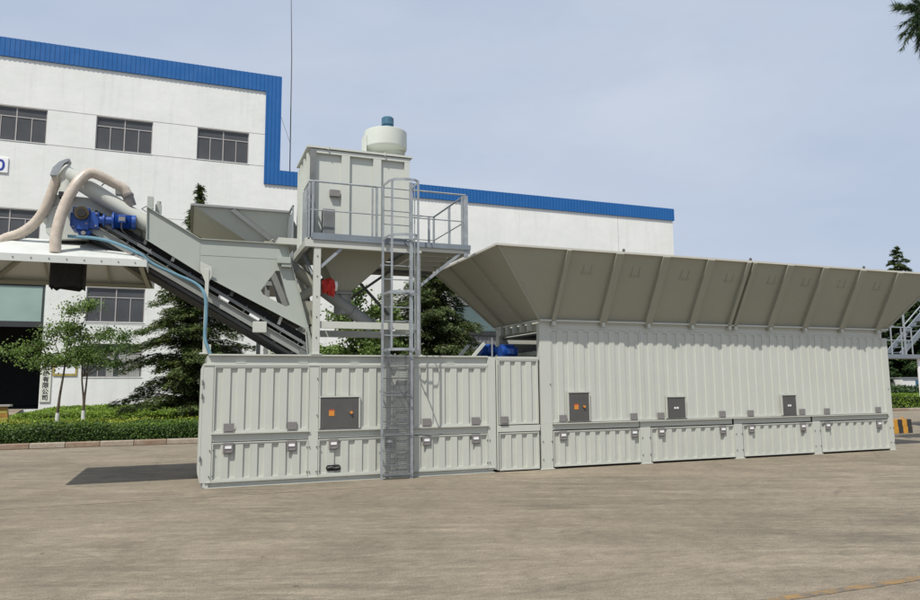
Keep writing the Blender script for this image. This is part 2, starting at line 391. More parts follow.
hedge_cover(-8, 1.6, 26.6, 28.7, .66, .5, 420, .045, .02, False, lambda x, y: .645+wav(x, y)).build('lit_top_growth', 'leaf_cover', hedge_top.parent)  # lighter top leaves: sunlight put into the leaf colour, along with yellower growth
def moundz(x, y):
    t = min(1, max(0, (x+9.6)/3.2)); t = t*t*(3-2*t)
    return .2+(.50+.10*(y-36)/10)*t+.4*wav(x, y)
hedge('hedge', -10.4, 2.4, 36.0, 47.5, .95, 'leaf_cover', 330, .07, 'broad low mounded hedge along the foot of the white factory wall', zfun=moundz, bumpy=.04)
s = hedge_cover(-9, 1.8, 28.8, 31.2, .62, .1, 500, .05, .07, True, lambda x, y: .56+wav(x, y))
tag(s.build('ground_cover', 'leaf_yellow'), kind='stuff')
s = hedge_cover(-10, 2.2, 31.2, 36.0, .5, .1, 350, .06, .06, False, lambda x, y: .50+.4*wav(x, y))
tag(s.build('ground_cover', 'leaf_cover'), kind='stuff')
hedge('hedge', 31, 75, 34.2, 36.5, .95, 'leaf_cover', 130, .10, 'bright green clipped hedge beyond the far kerb at right', zfun=lambda x, y: .95+wav(x, y))
hedge('hedge', 38, 70, 37.2, 38.6, 1.35, 'leaf_dark', 220, .11, 'taller dark hedge under the trees at far right', bumpy=.10, zfun=lambda x, y: 1.35+2*wav(x, y))

def trunk(s, pts, r0, r1, seg=8):
    n = len(pts); s.tube(smooth_path(pts, 4), [r0+(r1-r0)*i/((n-1)*4) for i in range((n-1)*4+1)], seg)
def young_tree(x, y, h, blobs, label, stems=1, mat='leaf_young', lean=.1, dens=1., white=.95, lsize=.062, group=None):
    e = empty('young_tree', (x, y, .1), label, 'tree', group)
    tr = MB(); ft = MB(); zc = min(b_[2] for b_ in blobs)
    tops = []
    for k in range(stems):
        dx = lean*(1 if k % 2 == 0 else -1.4)
        p = [(x+.06*k, y, .1), (x+.06*k+dx*.3, y, h*.3), (x+dx*.8, y+.05, h*.55), (x+dx, y, h*.9)]
        trunk(tr, p, .06, .015); tops.append(V(p[2]))
        ft.tube([V(p[0]), V(p[0]).lerp(V(p[1]), white/(h*.3))], .066, 8)
    for (bx, by, bz, rx, rz, nn) in blobs:
        t0 = random.choice(tops); t0 = V((t0.x, t0.y, min(t0.z, bz-.2)))
        trunk(tr, [t0, t0.lerp(V((bx, by, bz)), .5)+V((0, 0, -.08)), (bx, by, bz)], .025, .008, 5)
    lv = MB()
    for (bx, by, bz, rx, rz, nn) in blobs:
        subs = [V((bx, by, bz))+V((random.gauss(0, rx*.5), random.gauss(0, rx*.5), random.gauss(0, rz*.5))) for _ in range(max(3, int(nn/38)))]
        for sp in subs:
            sr_ = random.uniform(.12, .30)
            tr.tube([(bx, by, bz), sp], [.008, .004], 4)
            for i in range(int(170*dens)):
                leaf(lv, sp+V((random.gauss(0, sr_), random.gauss(0, sr_), random.gauss(0, sr_*.6))), rv()+V((0, -.2, .6)), lsize*random.uniform(.6, 1.3))
    tr.build('trunk', 'bark', e, smooth=True); ft.build('painted_trunk_base', 'trunk_white', e, smooth=True); lv.build('crown', mat, e)
young_tree(-4.5, 30, 5.0, [(-4.35, 30, 3.0, .8, .3, 420), (-3.9, 30, 3.5, .6, .35, 300), (-4.2, 30, 4.1, .45, .35, 240), (-3.95, 30, 4.8, .3, .35, 140), (-3.6, 30.1, 5.0, .2, .2, 60),
    (-5.1, 30, 2.9, .45, .18, 150), (-5.9, 30, 3.25, .4, .1, 110), (-5.4, 29.9, 3.5, .35, .1, 60), (-3.4, 30, 3.9, .35, .25, 110), (-3.6, 30, 2.9, .5, .25, 150), (-4.8, 30, 3.9, .25, .2, 60)],
    'young broadleaf tree with one slim leaning trunk in front of the factory doorway', lean=.22)
young_tree(-4.0, 33, 4.3, [(-3.7, 33, 3.3, .55, .35, 320), (-3.0, 33, 3.5, .45, .3, 220), (-3.4, 33, 4.1, .4, .25, 150), (-2.5, 33, 4.0, .3, .12, 80), (-3.2, 33, 2.9, .5, .2, 130), (-4.3, 33, 3.3, .4, .3, 140)],
    'young double-stemmed tree in front of the lowest factory window', stems=2, mat='leaf_olive', lean=.1)
young_tree(7.0, 29, 6.2, [(6.2, 29, 3.2, .9, .4, 560), (7.0, 29, 4.0, .9, .5, 520), (6.0, 29, 4.7, .45, .5, 240), (6.5, 29, 5.6, .25, .45, 110), (7.4, 29, 5.0, .35, .5, 160), (8.2, 29, 3.5, .7, .4, 320), (5.2, 29.1, 3.2, .5, .35, 180), (7.9, 29, 5.2, .2, .4, 60)],
    'leafy light green tree seen through the steel tower above the left container', lean=.1, lsize=.095, dens=1.3)
young_tree(3.9, 30.5, 4.2, [(3.7, 30.5, 3.2, .6, .35, 260), (4.5, 30.5, 3.0, .5, .35, 200), (3.1, 30.5, 2.9, .4, .3, 140)],
    'small leafy tree showing under the lower end of the inclined conveyor', lean=.1)
def cedar(x, y, h, rad, label, mat='needles_cedar', nb=70, z0=1.0, seed=1, top=.0, size=.085, group=None, fill=1., pw=.85):
    rnd = random.Random(seed); e = empty('cedar_tree', (x, y, .1), label, 'tree', group)
    tr = MB(); lv = MB()
    trunk(tr, [(x, y, .1), (x+.05, y, h*.5), (x, y, h)], .13*h/8, .012)
    for i in range(nb):
        t = (i+rnd.random())/nb; z = z0+(h-z0)*t**1.15
        L = rad*max(.05, (1-(z-z0)/(h-z0))**pw)*rnd.uniform(.6, 1.12); az = i*2.399+rnd.uniform(-.4, .4)
        d = V((math.cos(az), math.sin(az), 0)); up = rnd.uniform(.05, .25)*L
        p0 = V((x, y, z)); p1 = p0+d*L*.5+V((0, 0, up)); p2 = p0+d*L+V((0, 0, up*.6-.10*L))
        tr.tube([p0, p1, p2], [.03*L/3+.008, .02*L/3+.005, .004], 5)
        side = V((-d.y, d.x, 0)); n = max(6, int(L*16*fill))
        for k in range(n):
            u = .12+.88*(k+rnd.random())/n
            c_ = p0.lerp(p1, u*2) if u < .5 else p1.lerp(p2, u*2-1)
            wd_ = (.10+.30*(1-abs(u-.55)*1.4))*min(1, L*.6)+.04
            for q in range(16):
                o_ = side*rnd.uniform(-1, 1)*wd_*1.3; dr = abs(o_.dot(side))
                pt = c_+o_+d*rnd.gauss(0, .07)+V((0, 0, -dr*.35+rnd.gauss(-.02, .065)))
                k0 = len(lv.v); ax = (d*rnd.uniform(.4, 1)+side*rnd.uniform(-1, 1)+V((0, 0, rnd.uniform(-.55, .15)))).normalized()
                bx = ax.cross(V((rnd.gauss(0, .4), rnd.gauss(0, .4), 1))).normalized(); sz = size*rnd.uniform(.6, 1.5)
                lv.v += [tuple(pt-ax*sz), tuple(pt+bx*sz*.28), tuple(pt+ax*sz), tuple(pt-bx*sz*.28)]; lv.f.append((k0, k0+1, k0+2, k0+3))
    tr.build('trunk', 'bark', e, smooth=True); lv.build('crown', mat, e)
cedar(.2, 34, 11.1, 3.6, 'tall dark cedar with drooping tiers behind the conveyor at left', nb=165, z0=1.0, seed=3, fill=1.3, pw=.95)
cedar(10.3, 30, 7.7, 4.0, 'dark cedar behind the cage ladder and left end of the big hopper', 'needles_cedar_bluish', nb=150, z0=1.0, seed=8, fill=1.3, pw=.62)
far = [(59.8, 45, 14.0, 5.0, 'far conifer whose tip rises above the rim of the big hopper at right'), (52.5, 43, 10.5, 3.6, 'far evergreen just left of the grey stair platform'),
       (56.5, 41.5, 9.5, 4.0, 'far bushy evergreen between two taller conifers at right'), (63.5, 43, 11.5, 4.4, 'rightmost far evergreen behind the grey stair rails')]
for k, (x, y, h, r_, lb) in enumerate(far):
    cedar(x, y, h, r_, lb, 'leaf_dark' if k else 'needles_cedar_bluish', nb=95, z0=1.0, seed=20+k, size=.16, group='evergreens at the far right', fill=.75, pw=.55 if k else .7)

# pine whose branch hangs into the top right corner; the trunk stands outside the picture
e = empty('pine_tree', (15.6, 9.2, 0), 'pine whose long-needled branch hangs into the top right corner', 'tree')
PK = 1.40
tr = MB(); nd = MB()
trunk(tr, [(15.6, 9.2, 0), (15.5, 9.2, 5), (15.4, 9.2, 9), (15.3, 9.2, 11.5)], .2, .05, 10)
twigs = []
limb = smooth_path([(15.4, 9.2, 8.6), (14.4, 9.1, 9.3), (13.7, 9.05, 9.4), (13.2, 9.0, 9.1)], 5)
tr.tube(limb, [.07-.05*i/(len(limb)-1) for i in range(len(limb))], 7)
rnd = random.Random(12)
ends = []
for k in range(130):
    p = limb[rnd.randrange(5, len(limb))]; d = V((rnd.uniform(-.8, .35), rnd.uniform(-.6, .6), rnd.uniform(-1.3, .25))).normalized(); L = rnd.uniform(.3, 1.15)
    q = p+d*L; q.x = max(q.x, 12.72+rnd.uniform(0, .3)); q.z = max(q.z, 7.95+rnd.uniform(0, .3)); q.y = 9+(q.y-9)*.5; ends.append((p, q))
for p, q in ends:
    tr.tube([p, q], [.012, .006], 5); ax = (q-p).normalized()
    for k in range(95):
        u = rnd.random()**.6; b_ = p.lerp(q, u); dd = (ax*.9+rv()*.75+V((0, 0, -.25))).normalized(); L = rnd.uniform(.11, .2); sd = dd.cross(rv()).normalized()*.008
        k0 = len(nd.v); nd.v += [tuple(b_-sd), tuple(b_+sd), tuple(b_+dd*L)]; nd.f.append((k0, k0+1, k0+2))
for q_ in (tr, nd): q_.v = [(x*PK, y*PK, max(0, 1.9+(z-1.9)*PK)) for x, y, z in q_.v]
e.location = (15.6*PK, 9.2*PK, 0)
tr.build('trunk', 'bark', e, smooth=True); nd.build('crown', 'needles_pine', e)

# ------------------------------------------------------------------ factory building
YB = 50.0
fb = empty('factory_building', (0, YB, 0), 'large white factory hall with stepped roofline and blue cladding bands', 'building')
wins = []
for r_, (z0, z1) in enumerate(((17.35, 19.58), (10.9, 13.0), (6.05, 8.27), (2.55, 4.68))):
    for k in range(-4, 2):
        x0 = -6.22+6.2*k
        if x0 < -9 and r_ >= 2: continue
        wins.append((x0, x0+3.4, z0, z1))
doors = [(-22, -8.5, .62, 8.3), (18.7, 29.2, .2, 7.95)]
holes = wins+doors
def wall(x0, x1, z0, z1, hs, y0, y1, s):
    xs = sorted({x0, x1}|{max(x0, min(x1, h[i])) for h in hs for i in (0, 1)}); zs = sorted({z0, z1}|{max(z0, min(z1, h[i])) for h in hs for i in (2, 3)})
    vi = {}
    def vid(p):
        if p not in vi: vi[p] = len(s.v); s.v.append(p)
        return vi[p]
    solid = {}
    for i in range(len(xs)-1):
        for j in range(len(zs)-1):
            cx, cz = (xs[i]+xs[i+1])/2, (zs[j]+zs[j+1])/2
            solid[i, j] = not any(h[0] < cx < h[1] and h[2] < cz < h[3] for h in hs)
    for (i, j), sol in solid.items():
        if not sol: continue
        a, b_, c_, d = xs[i], xs[i+1], zs[j], zs[j+1]
        s.f.append(tuple(vid(p) for p in ((a, y0, c_), (b_, y0, c_), (b_, y0, d), (a, y0, d))))
        s.f.append(tuple(vid(p) for p in ((a, y1, d), (b_, y1, d), (b_, y1, c_), (a, y1, c_))))
        for (di, dj, e0, e1) in ((-1, 0, (a, c_), (a, d)), (1, 0, (b_, d), (b_, c_)), (0, -1, (b_, c_), (a, c_)), (0, 1, (a, d), (b_, d))):
            if not solid.get((i+di, j+dj), False):
                s.f.append(tuple(vid(p) for p in ((e0[0], y0, e0[1]), (e1[0], y0, e1[1]), (e1[0], y1, e1[1]), (e0[0], y1, e0[1]))))
s = MB(); wall(-45, 5.4, 0, 23.9, holes, YB, YB+.35, s); wall(5.4, 39.15, 0, 17.0, holes, YB, YB+.35, s)
s.build('front_wall', 'white_wall', fb)
s = MB(); s.box(-45.3, -45, YB, YB+40, 0, 23.9); s.box(5.1, 5.4, YB+.36, YB+40, 0, 23.9); s.box(38.85, 39.15, YB+.36, YB+40, 0, 17.0); s.box(-45, 39.15, YB+40.01, YB+40.3, 0, 17.0); s.box(-45, 5.4, YB+40.01, YB+40.3, 17.001, 23.9)
s.split('side_wall', 'white_wall', fb)
s = MB(); s.box(-44.99, 5.09, YB+.36, YB+40, 23.2, 23.5); s.box(5.41, 38.84, YB+.36, YB+40, 16.3, 16.6); s.split('roof', 'roof_grey', fb)
s = MB(); s.box(-44.99, 5.09, YB+.36, YB+12, .5, .61); s.box(-44.99, 38.8, YB+12, YB+12.2, .62, 16.2); s.split('interior_wall', 'interior', fb)
# blue corrugated cladding: ribbed sheet standing proud of the wall
def ribbed(x0, x1, z0, z1, y, s, pitch=.28, dep=.022, thick=.12):
    n = max(1, round((x1-x0)/pitch)); pr = []
    for i in range(n):
        a = x0+(x1-x0)*i/n; p = (x1-x0)/n
        pr += [(a, y), (a+p*.5, y), (a+p*.62, y+dep), (a+p*.88, y+dep)]
    pr.append((x1, y)); m_ = len(pr)
    vs = [(x, yy, z0) for x, yy in pr]+[(x, yy, z1) for x, yy in pr]+[(x0, y+thick, z0), (x1, y+thick, z0), (x0, y+thick, z1), (x1, y+thick, z1)]
    fs = [(i, i+1, m_+i+1, m_+i) for i in range(m_-1)]
    fs += [tuple([2*m_+2]+list(range(m_, 2*m_))+[2*m_+3])[::1], tuple([2*m_+1]+list(range(m_-1, -1, -1))+[2*m_]), (2*m_, 0, m_, 2*m_+2), (m_-1, 2*m_+1, 2*m_+3, 2*m_-1), (2*m_+1, 2*m_, 2*m_+2, 2*m_+3)]
    s.add(vs, fs)
s = MB(); ribbed(-45, 4.45, 22.78, 24.02, YB-.12, s); ribbed(4.451, 5.53, 16.03, 24.02, YB-.12, s); ribbed(5.531, 39.27, 16.03, 17.08, YB-.12, s)
s.box(5.401, 5.53, YB+.002, YB+40, 22.8, 24.02); s.box(39.151, 39.27, YB+.002, YB+40, 16.03, 17.08)
s.build('blue_cladding', 'cladding_blue', fb)
# render joints above and below the window bands
s = MB()
for z in (19.63, 17.31): s.box(-45, 4.44, YB-.006, YB+.004, z-.02, z+.02)
for z in (13.05, 10.85, 5.9): s.box(-45 if z > 6 else -8.3, 4.44, YB-.006, YB+.004, z-.015, z+.015)
for x in (-33, -20.5, 7.2, 18.2, 33.5): s.box(x, x+.03, YB-.006, YB+.004, .8, 16.0)
s.split('wall_joint', 'alu_frame', fb)
# first window, then copies
def make_window(x0, x1, z0, z1):
    s = MB(); y = YB+.10; f = .06
    s.box(x0+.002, x1-.002, y, y+.08, z0+.002, z0+f); s.box(x0+.002, x1-.002, y, y+.08, z1-f, z1-.002)
    s.box(x0+.002, x0+f, y, y+.08, z0+f, z1-f); s.box(x1-f, x1-.002, y, y+.08, z0+f, z1-f)
    zt = z0+(z1-z0)*.72; s.box(x0+f, x1-f, y-.002, y+.078, zt-.03, zt+.03)
    xm = (x0+x1)/2; s.box(xm-.035, xm+.035, y-.004, y+.076, z0+f, z1-f)
    for q in (.25, .75): xx = x0+(x1-x0)*q; s.box(xx-.025, xx+.025, y, y+.07, z0+f, zt-.03)
    o = s.build('window', 'alu_frame', fb)
    g_ = MB().box(x0+f, x1-f, y+.03, y+.045, z0+f, z1-f).build('pane', 'window_glass', o)
    MB().box(x0-.05, x1+.05, YB-.03, YB+.09, z0-.035, z0).build('sill', 'white_wall', o)
    return o
protos = {}
for x0, x1, z0, z1 in wins:
    key = round(z1-z0, 2)
    if key not in protos: protos[key] = (make_window(x0, x1, z0, z1), x0, z0)
    else: o, a, b_ = protos[key]; copy_part(o, fb, (x0-a, 0, z0-b_))
# curtains inside the lowest window
s = MB()
for x0, x1 in ((-4.9, -4.55), (-4.2, -2.95)):
    n = int((x1-x0)/.06)
    s.add([(x0+(x1-x0)*i/n, YB+.11+.012*(i % 2), z) for z in (2.62, 4.1) for i in range(n+1)], [(i, i+1, n+2+i, n+1+i) for i in range(n)])
s.build('curtain', 'curtain_cloth', fb)
# doors: frosted panels over dark openings
for k, (x0, x1, z0, z1) in enumerate(doors):
    zt = 6.0
    s = MB()
    for xx in [x1-.12-3.9*i for i in range(4)] if k == 0 else [x0+.1+3.6*i for i in range(4)]:
        if x0 < xx < x1: s.box(xx-.05, xx+.05, YB+.06, YB+.16, zt, z1-.05)
    s.box(x0+.01, x1-.01, YB+.05, YB+.17, zt-.35, zt); s.box(x0+.01, x1-.01, YB+.05, YB+.17, z1-.1, z1-.01)
    d = s.build('door_head', 'door_dark', fb)
    MB().box(x0+.02, x1-.02, YB+.10, YB+.13, zt, z1-.1).build('frosted_pane', 'green_glass', d)
    if k:
        s = MB(); ribbed(x0+.02, x1-.02, .25, zt-.36, YB+.2, s, .35, .03, .08); s.build('sliding_door', 'grey_steel', fb)
MB().box(18.2, 30.2, YB-1.2, YB-.01, 8.75, 8.95).build('door_awning', 'cladding_blue', fb)
# cladding gutter pipe and lightning mast
s = MB().cyl((6.9, YB-.14, .6), (6.9, YB-.14, 16.0), .06, 8); s.split('rain_pipe', 'white_wall', fb)
ms = MB().tube([(6.35, YB+.9, 16.5), (6.3, YB+.9, 26), (6.1, YB+.9, 33)], [.04, .035, .02], 6); ms.tube([(6.33, YB+.9, 19.5), (5.56, YB+.9, 21.6)], .012, 5)
tag(ms.build('lightning_mast', 'dark_steel', origin=(6.35, YB+.9, 16.5)), 'thin dark mast rising from the lower roof beside the blue band', 'mast')
# signs on the wall
sg = empty('name_plaque', (-8.18, YB-.06, 1.05), 'tall cream plaque with black Chinese characters beside the factory doorway', 'sign')
MB().box(-8.46, -7.89, YB-.07, YB-.005, 1.05, 4.1).build('board', 'plaque', sg, bevel=.01)
for i, ch in enumerate('械股份有限公司'[::-1]):
    text_mesh('lettering', ch, .36, 'ink', sg, (-8.175, YB-.078, 1.2+.37*i), .004, 'CENTER', weight=.006)
sg = empty('number_sign', (-11.5, YB-.05, 15.2), 'small white wall sign with a blue number on the upper wall', 'sign')
MB().box(-12.3, -10.97, YB-.08, YB-.005, 15.22, 16.18).build('board', 'white_plate', sg, bevel=.01)
text_mesh('lettering', '70', .98, 'sign_blue', sg, (-11.62, YB-.088, 15.36), .004, 'CENTER', weight=.02)
sg = empty('picture_board', (-7.4, YB-.05, 2.7), 'small framed notice board with coloured border next to the tall plaque', 'sign')
MB().box(-7.82, -6.5, YB-.06, YB-.005, 2.66, 3.6).build('frame', 'amber_board_light', sg)
MB().box(-7.72, -6.6, YB-.07, YB-.061, 2.78, 3.5).build('sheet', 'white_plate', sg)
# amber boards barrier by the door
e = empty('board_barrier', (-9.0, 33, .1), 'low barrier of amber and yellow boards with grey cap by the doorway', 'barrier')
for k in range(5): MB().box(-11.6, -6.62-.02*k, 32.98, 33.25, .50+.138*k, .50+.138*k+.13).build('board', ('amber_board', 'amber_board_light')[k % 2], e)
MB().box(-11.7, -6.58, 32.9, 33.4, 1.19, 1.26).build('cap', 'alu_frame', e)
MB().box(-11.5, -6.8, 33.02, 33.2, .1, .5).build('base', 'dark_steel', e)

# ------------------------------------------------------------------ plant containers
F = 14.45; BK = 16.9
def panel(s, x0, x1, z0, z1, y=F, pitch=.285, dep=.036, m_=.06):
    """corrugated sheet: raised ribs flush with the edging, recesses pressed back"""
    n = max(2, round((x1-x0-m_-pitch*.5)/pitch)+1); p = (x1-x0-m_-.0)/(n-.5); pr = [(x0, y)]
    for i in range(n):
        a = x0+m_*.5+p*i-p*.0
        pr += [(a, y), (a+p*.05, y+dep), (a+p*.44, y+dep), (a+p*.49, y)]
    pr.append((x1, y))
    zz0, zz1 = z0+.05, z1-.05; m = len(pr); b0 = len(s.v)
    s.v += [(x, yy, zz0) for x, yy in pr]+[(x, yy, zz1) for x, yy in pr]
    s.f += [(b0+i, b0+i+1, b0+m+i+1, b0+m+i) for i in range(m-1)]
    for i in range(n):                       # caps above and below each recess
        j = b0+1+4*i
        s.f += [(j+3, j+2, j+1, j), (m+j, m+j+1, m+j+2, m+j+3)]
    for (za, zb) in ((z0, zz0), (zz1, z1)):
        b1 = len(s.v); s.v += [(x0, y, za), (x1, y, za), (x1, y, zb), (x0, y, zb)]; s.f.append((b1, b1+1, b1+2, b1+3))
def trim(s, x0, x1, z0, z1, y=F, t=.022, d=.012):   # thin proud edging
    s.box(x0, x1, y-d, y-.001, z0, z0+t); s.box(x0, x1, y-d, y-.001, z1-t, z1)
    s.box(x0, x0+t, y-d, y-.001, z0+t, z1-t); s.box(x1-t, x1, y-d, y-.001, z0+t, z1-t)
def add_latches(root, ups, lows, plain=False):
    """upper latch boxes stand above the ledge, lower ones hang under it"""
    for k, x in enumerate(ups):
        if k == 0:
            s = MB(); s.box(x-.095, x+.095, F-.035, F-.014, 1.02, 1.20); s.box(x-.07, x+.07, F-.042, F-.0355, 1.05, 1.09)
            up = s.build('upper_latch', 'latch_grey', root, bevel=.006); xu = x
        else: copy_part(up, root, (x-xu, 0, 0))
    for k, x in enumerate(lows):
        if k == 0:
            s = MB(); s.box(x-.095, x+.095, F-.03, F-.014, .63, .84); s.box(x-.08, x-.062, F-.042, F-.0305, .65, .82); s.box(x+.062, x+.08, F-.042, F-.0305, .65, .82); s.box(x-.06, x+.06, F-.038, F-.0305, .645, .67)
            lo = s.build('lower_latch', 'latch_grey', root, bevel=.004)
            MB().box(x-.058, x+.058, F-.042, F-.0315, .725, .775).build('latch_handle', 'white_plate', lo); xl = x
        else: copy_part(lo, root, (x-xl, 0, 0))
def rivets(root, pts):
    s = MB()
    for x, z in pts: s.cyl((x, F-.026, z), (x, F-.0125, z), .012, 8)
    s.build('hinge_bolts', 'dark_steel', root)
def hatch(root, x0, x1, z0, z1, kind=0, name='control_hatch'):
    s = MB(); s.box(x0, x1, F-.045, F-.013, z0, z1); h = s.build(name, 'hatch_grey', root, bevel=.004)
    s = MB(); t = .028
    s.box(x0-t, x1+t, F-.06, F-.013, z1+.001, z1+t); s.box(x0-t, x0-.001, F-.055, F-.013, z0, z1); s.box(x1+.001, x1+t, F-.055, F-.013, z0, z1)
    s.build('hatch_frame', 'plant_paint', h)
    w_ = x1-x0
    if kind == 0:
        a = .22 if w_ > .6 else .26; b_ = .80 if w_ > .6 else .74; sz = .11
        zc = z0+(z1-z0)*.5
        MB().box(x0+w_*a, x0+w_*a+sz, F-.05, F-.0455, zc-.06, zc+.04).build('warning_label', 'orange_label', h)
        MB().box(x0+w_*a, x0+w_*a+sz, F-.05, F-.0455, zc+.041, zc+.065).build('warning_label', 'red_label', h)
        s = MB(); s.cyl((x0+w_*b_, F-.052, zc), (x0+w_*b_, F-.045, zc), .045, 14); k = s.build('switch_plate', 'dark_steel', h)
        s = MB(); s.cyl((x0+w_*b_, F-.085, zc), (x0+w_*b_, F-.053, zc), .028, 12); s.build('switch_knob', 'orange_label', h)
    else:
        zc = z0+(z1-z0)*.5; s = MB(); s.box(x0+w_*.38, x0+w_*.46, F-.06, F-.0455, zc-.03, zc+.015); s.box(x0+w_*.52, x0+w_*.6, F-.06, F-.0455, zc-.03, zc+.015); s.build('handle', 'white_plate', h)
    return h

# --- left container (mixer and control module)
L0, L1 = .27, 6.36
lc = empty('plant_container', (L0, F, 0), 'lower left steel container of the plant with ladder in front and skid beam', 'container')
s = MB()
s.box(L0, .46, F-.004, F+.2, .10, 2.34); s.box(2.28, 2.47, F-.004, F+.2, .10, 2.34); s.box(4.12, 4.30, F-.004, F+.2, .10, 2.34); s.box(6.17, L1, F-.004, F+.2, .06, 2.50)
s.box(L0, 6.169, F-.018, F-.004, 2.30, 2.345)
s.box(L0, .46, BK-.2, BK, .10, 2.34); s.box(6.17, L1, BK-.2, BK, .1, 2.34)
s.split('frame_post', 'plant_paint', lc, bevel=.006)
s = MB(); s.box(L0+.1, 6.169, F+.03, F+.09, 2.345, 2.50); s.box(L0+.08, 6.168, F-.03, F+.13, 2.501, 2.53); s.box(L0+.06, L0+.12, F+.1, BK-.1, 2.345, 2.50)
for x in (.95, 2.15, 5.3, 3.2): s.box(x-.09, x+.09, F-.02, F+.05, 2.35, 2.375)
s.build('top_rail', 'plant_paint', lc)
s = MB(); s.box(.46, 2.28, F+.02, F+.12, .86, 1.0); s.box(2.47, 4.12, F+.02, F+.12, .86, 1.0); s.box(4.30, 6.17, F+.02, F+.12, .86, 1.0)
for a, b_ in ((.44, 2.30), (2.45, 4.14), (4.28, 6.19)): s.box(a, b_, F-.04, F+.05, 1.0, 1.018)
s.split('middle_ledge', 'plant_paint', lc)
s = MB(); s.box(.42, 6.30, F+.05, F+.14, .0, .10); s.box(.35, 6.32, F-.01, F+.16, .0, .012); s.box(.35, 6.32, F-.02, F+.02, .10, .118); s.box(.32, .42, F+.0, BK, .013, .1)
s.build('skid_beam', 'plant_paint_lower', lc)
MB().box(.30, .345, F+.02, F+.10, .0, .099).build('skid_end', 'galvanised', lc)
for (a, b_) in ((.46, 2.28), (2.47, 4.12), (4.30, 6.17)):
    s = MB(); panel(s, a+.005, b_-.005, 1.02, 2.30); trim(s, a+.005, b_-.005, 1.02, 2.30); s.build('upper_panel', 'plant_paint', lc)
    s = MB(); panel(s, a+.005, b_-.005, .12, .845); trim(s, a+.005, b_-.005, .12, .845); s.build('lower_door', 'plant_paint_lower', lc)
s = MB(); s.box(L0+.01, L0+.04, F+.2, BK-.2, .11, 2.34); s.box(L1-.04, L1-.01, F+.2, BK-.2, .1, 2.34); s.box(L0+.04, L1-.04, BK-.04, BK-.01, .1, 2.34)
s.split('side_wall', 'plant_paint', lc)
MB().box(L0+.13, 6.16, F+.14, BK-.05, 2.40, 2.44).build('roof', 'plant_paint', lc)
# hinged left end door leaf standing slightly proud, with its hinges
s = MB(); s.prism([(L0-.05, .28), (L0-.004, .10), (L0-.004, 2.34), (L0-.04, 2.25)], F+.02, F+.9); s.build('end_door', 'plant_paint', lc)
s = MB()
for z in (1.72, 1.98, .55): s.cyl((L0-.03+.02, F-.03, z-.05), (L0-.01, F-.03, z+.05), .014, 8)
s.split('hinge', 'grey_steel', lc)
add_latches(lc, (.76, 1.95, 4.75, 5.87), (.76, 1.95, 2.78, 3.93, 4.75, 5.87))
rivets(lc, [(x, z) for x in (.425, .49, 2.25, 2.30, 2.44, 2.50, 6.14, 6.20) for z in (.22, .70)]+[(2.44, 1.32), (2.44, 2.05)])
hatch(lc, 2.50, 3.28, 1.05, 1.67)
# vent: rounded slot
s = MB(); pts = []
for k in range(16):
    a = 2*PI*k/16; pts.append((2.78+.09*(1 if math.cos(a) > 0 else -1)+.06*math.cos(a), .27+.06*math.sin(a)))
s.prism(pts, F-.016, F-.0125); v_ = s.build('cable_slot', 'black_rubber', lc)
s = MB(); s.tube([(2.66, F-.02, .27), (2.74, F-.025, .285), (2.82, F-.02, .26), (2.9, F-.02, .275)], .02, 6); s.build('cable', 'dark_steel', v_)

# --- middle connecting section
mc = empty('plant_container', (6.42, F, 0), 'narrow infill container bay between the left container and the tall aggregate bin', 'container')
s = MB(); s.box(6.40, 7.44, F-.006, F+.1, .86, 1.0); s.box(6.40, 7.44, F-.008, F+.1, 2.46, 2.52); s.box(6.385, 6.42, F, F+.12, .04, 2.46)
s.build('frame', 'plant_paint', mc, bevel=.005)
s = MB(); panel(s, 6.43, 7.41, 1.02, 2.455); trim(s, 6.43, 7.41, 1.02, 2.455); s.build('upper_panel', 'plant_paint', mc)
s = MB(); panel(s, 6.43, 7.41, .03, .845); trim(s, 6.43, 7.41, .03, .845); s.build('lower_door', 'plant_paint_lower', mc)
s = MB(); s.box(6.4, 7.44, F+.12, BK, 2.30, 2.34); s.box(6.41, 7.43, BK-.04, BK, .04, 2.3); s.build('floor', 'grey_steel', mc)
add_latches(mc, (6.55,), ())

# --- right aggregate bin: container base and flared hopper
A0, A1 = 7.47, 18.52; ZT = 3.30
ab = empty('aggregate_bin', (A0, F, 0), 'long tall ribbed bin base carrying the wide flared hopper, right half of the plant', 'storage bin')
posts = [(7.47, 7.76), (10.12, 10.40), (12.93, 13.18), (15.55, 15.80), (18.33, 18.52)]
s = MB()
for i, (a, b_) in enumerate(posts):
    s.box(a, b_, F-.006, F+.15, .0, .86 if 0 < i < 4 else 1.0)
    s.box(a-.03, b_+.03, F-.02, F+.18, .0, .02)
s.box(A0, 7.76, F-.005, F+.15, 1.0, ZT); s.box(18.33, A1, F-.005, F+.15, 1.0, 3.12)
s.box(A0, A0+.2, BK-.2, BK, 0, ZT); s.box(A1-.2, A1, BK-.2, BK, 0, 3.1)
s.split('frame_post', 'plant_paint', ab, bevel=.006)
s = MB()
for i in range(4):
    a, b_ = posts[i][1], posts[i+1][0]
    s.box(a-.3 if i else a, b_, F+.02, F+.12, .87, 1.0)
s.box(7.76, 18.33, F-.05, F+.02, 1.0, 1.02); s.split('middle_ledge', 'plant_paint', ab)
for i in range(4):
    a, b_ = posts[i][1], posts[i+1][0]
    s = MB(); panel(s, a+.01, b_-.01, .05, .845, pitch=.28); trim(s, a+.01, b_-.01, .05, .845); s.build('lower_door', 'plant_paint_lower', ab)
ups = [(7.765, 10.20), (10.26, 12.98), (13.04, 15.60), (15.66, 18.325)]
for a, b_ in ups:
    s = MB(); panel(s, a, b_, 1.03, 3.17, pitch=.275, dep=.022); s.build('upper_panel', 'plant_paint', ab)
s = MB()
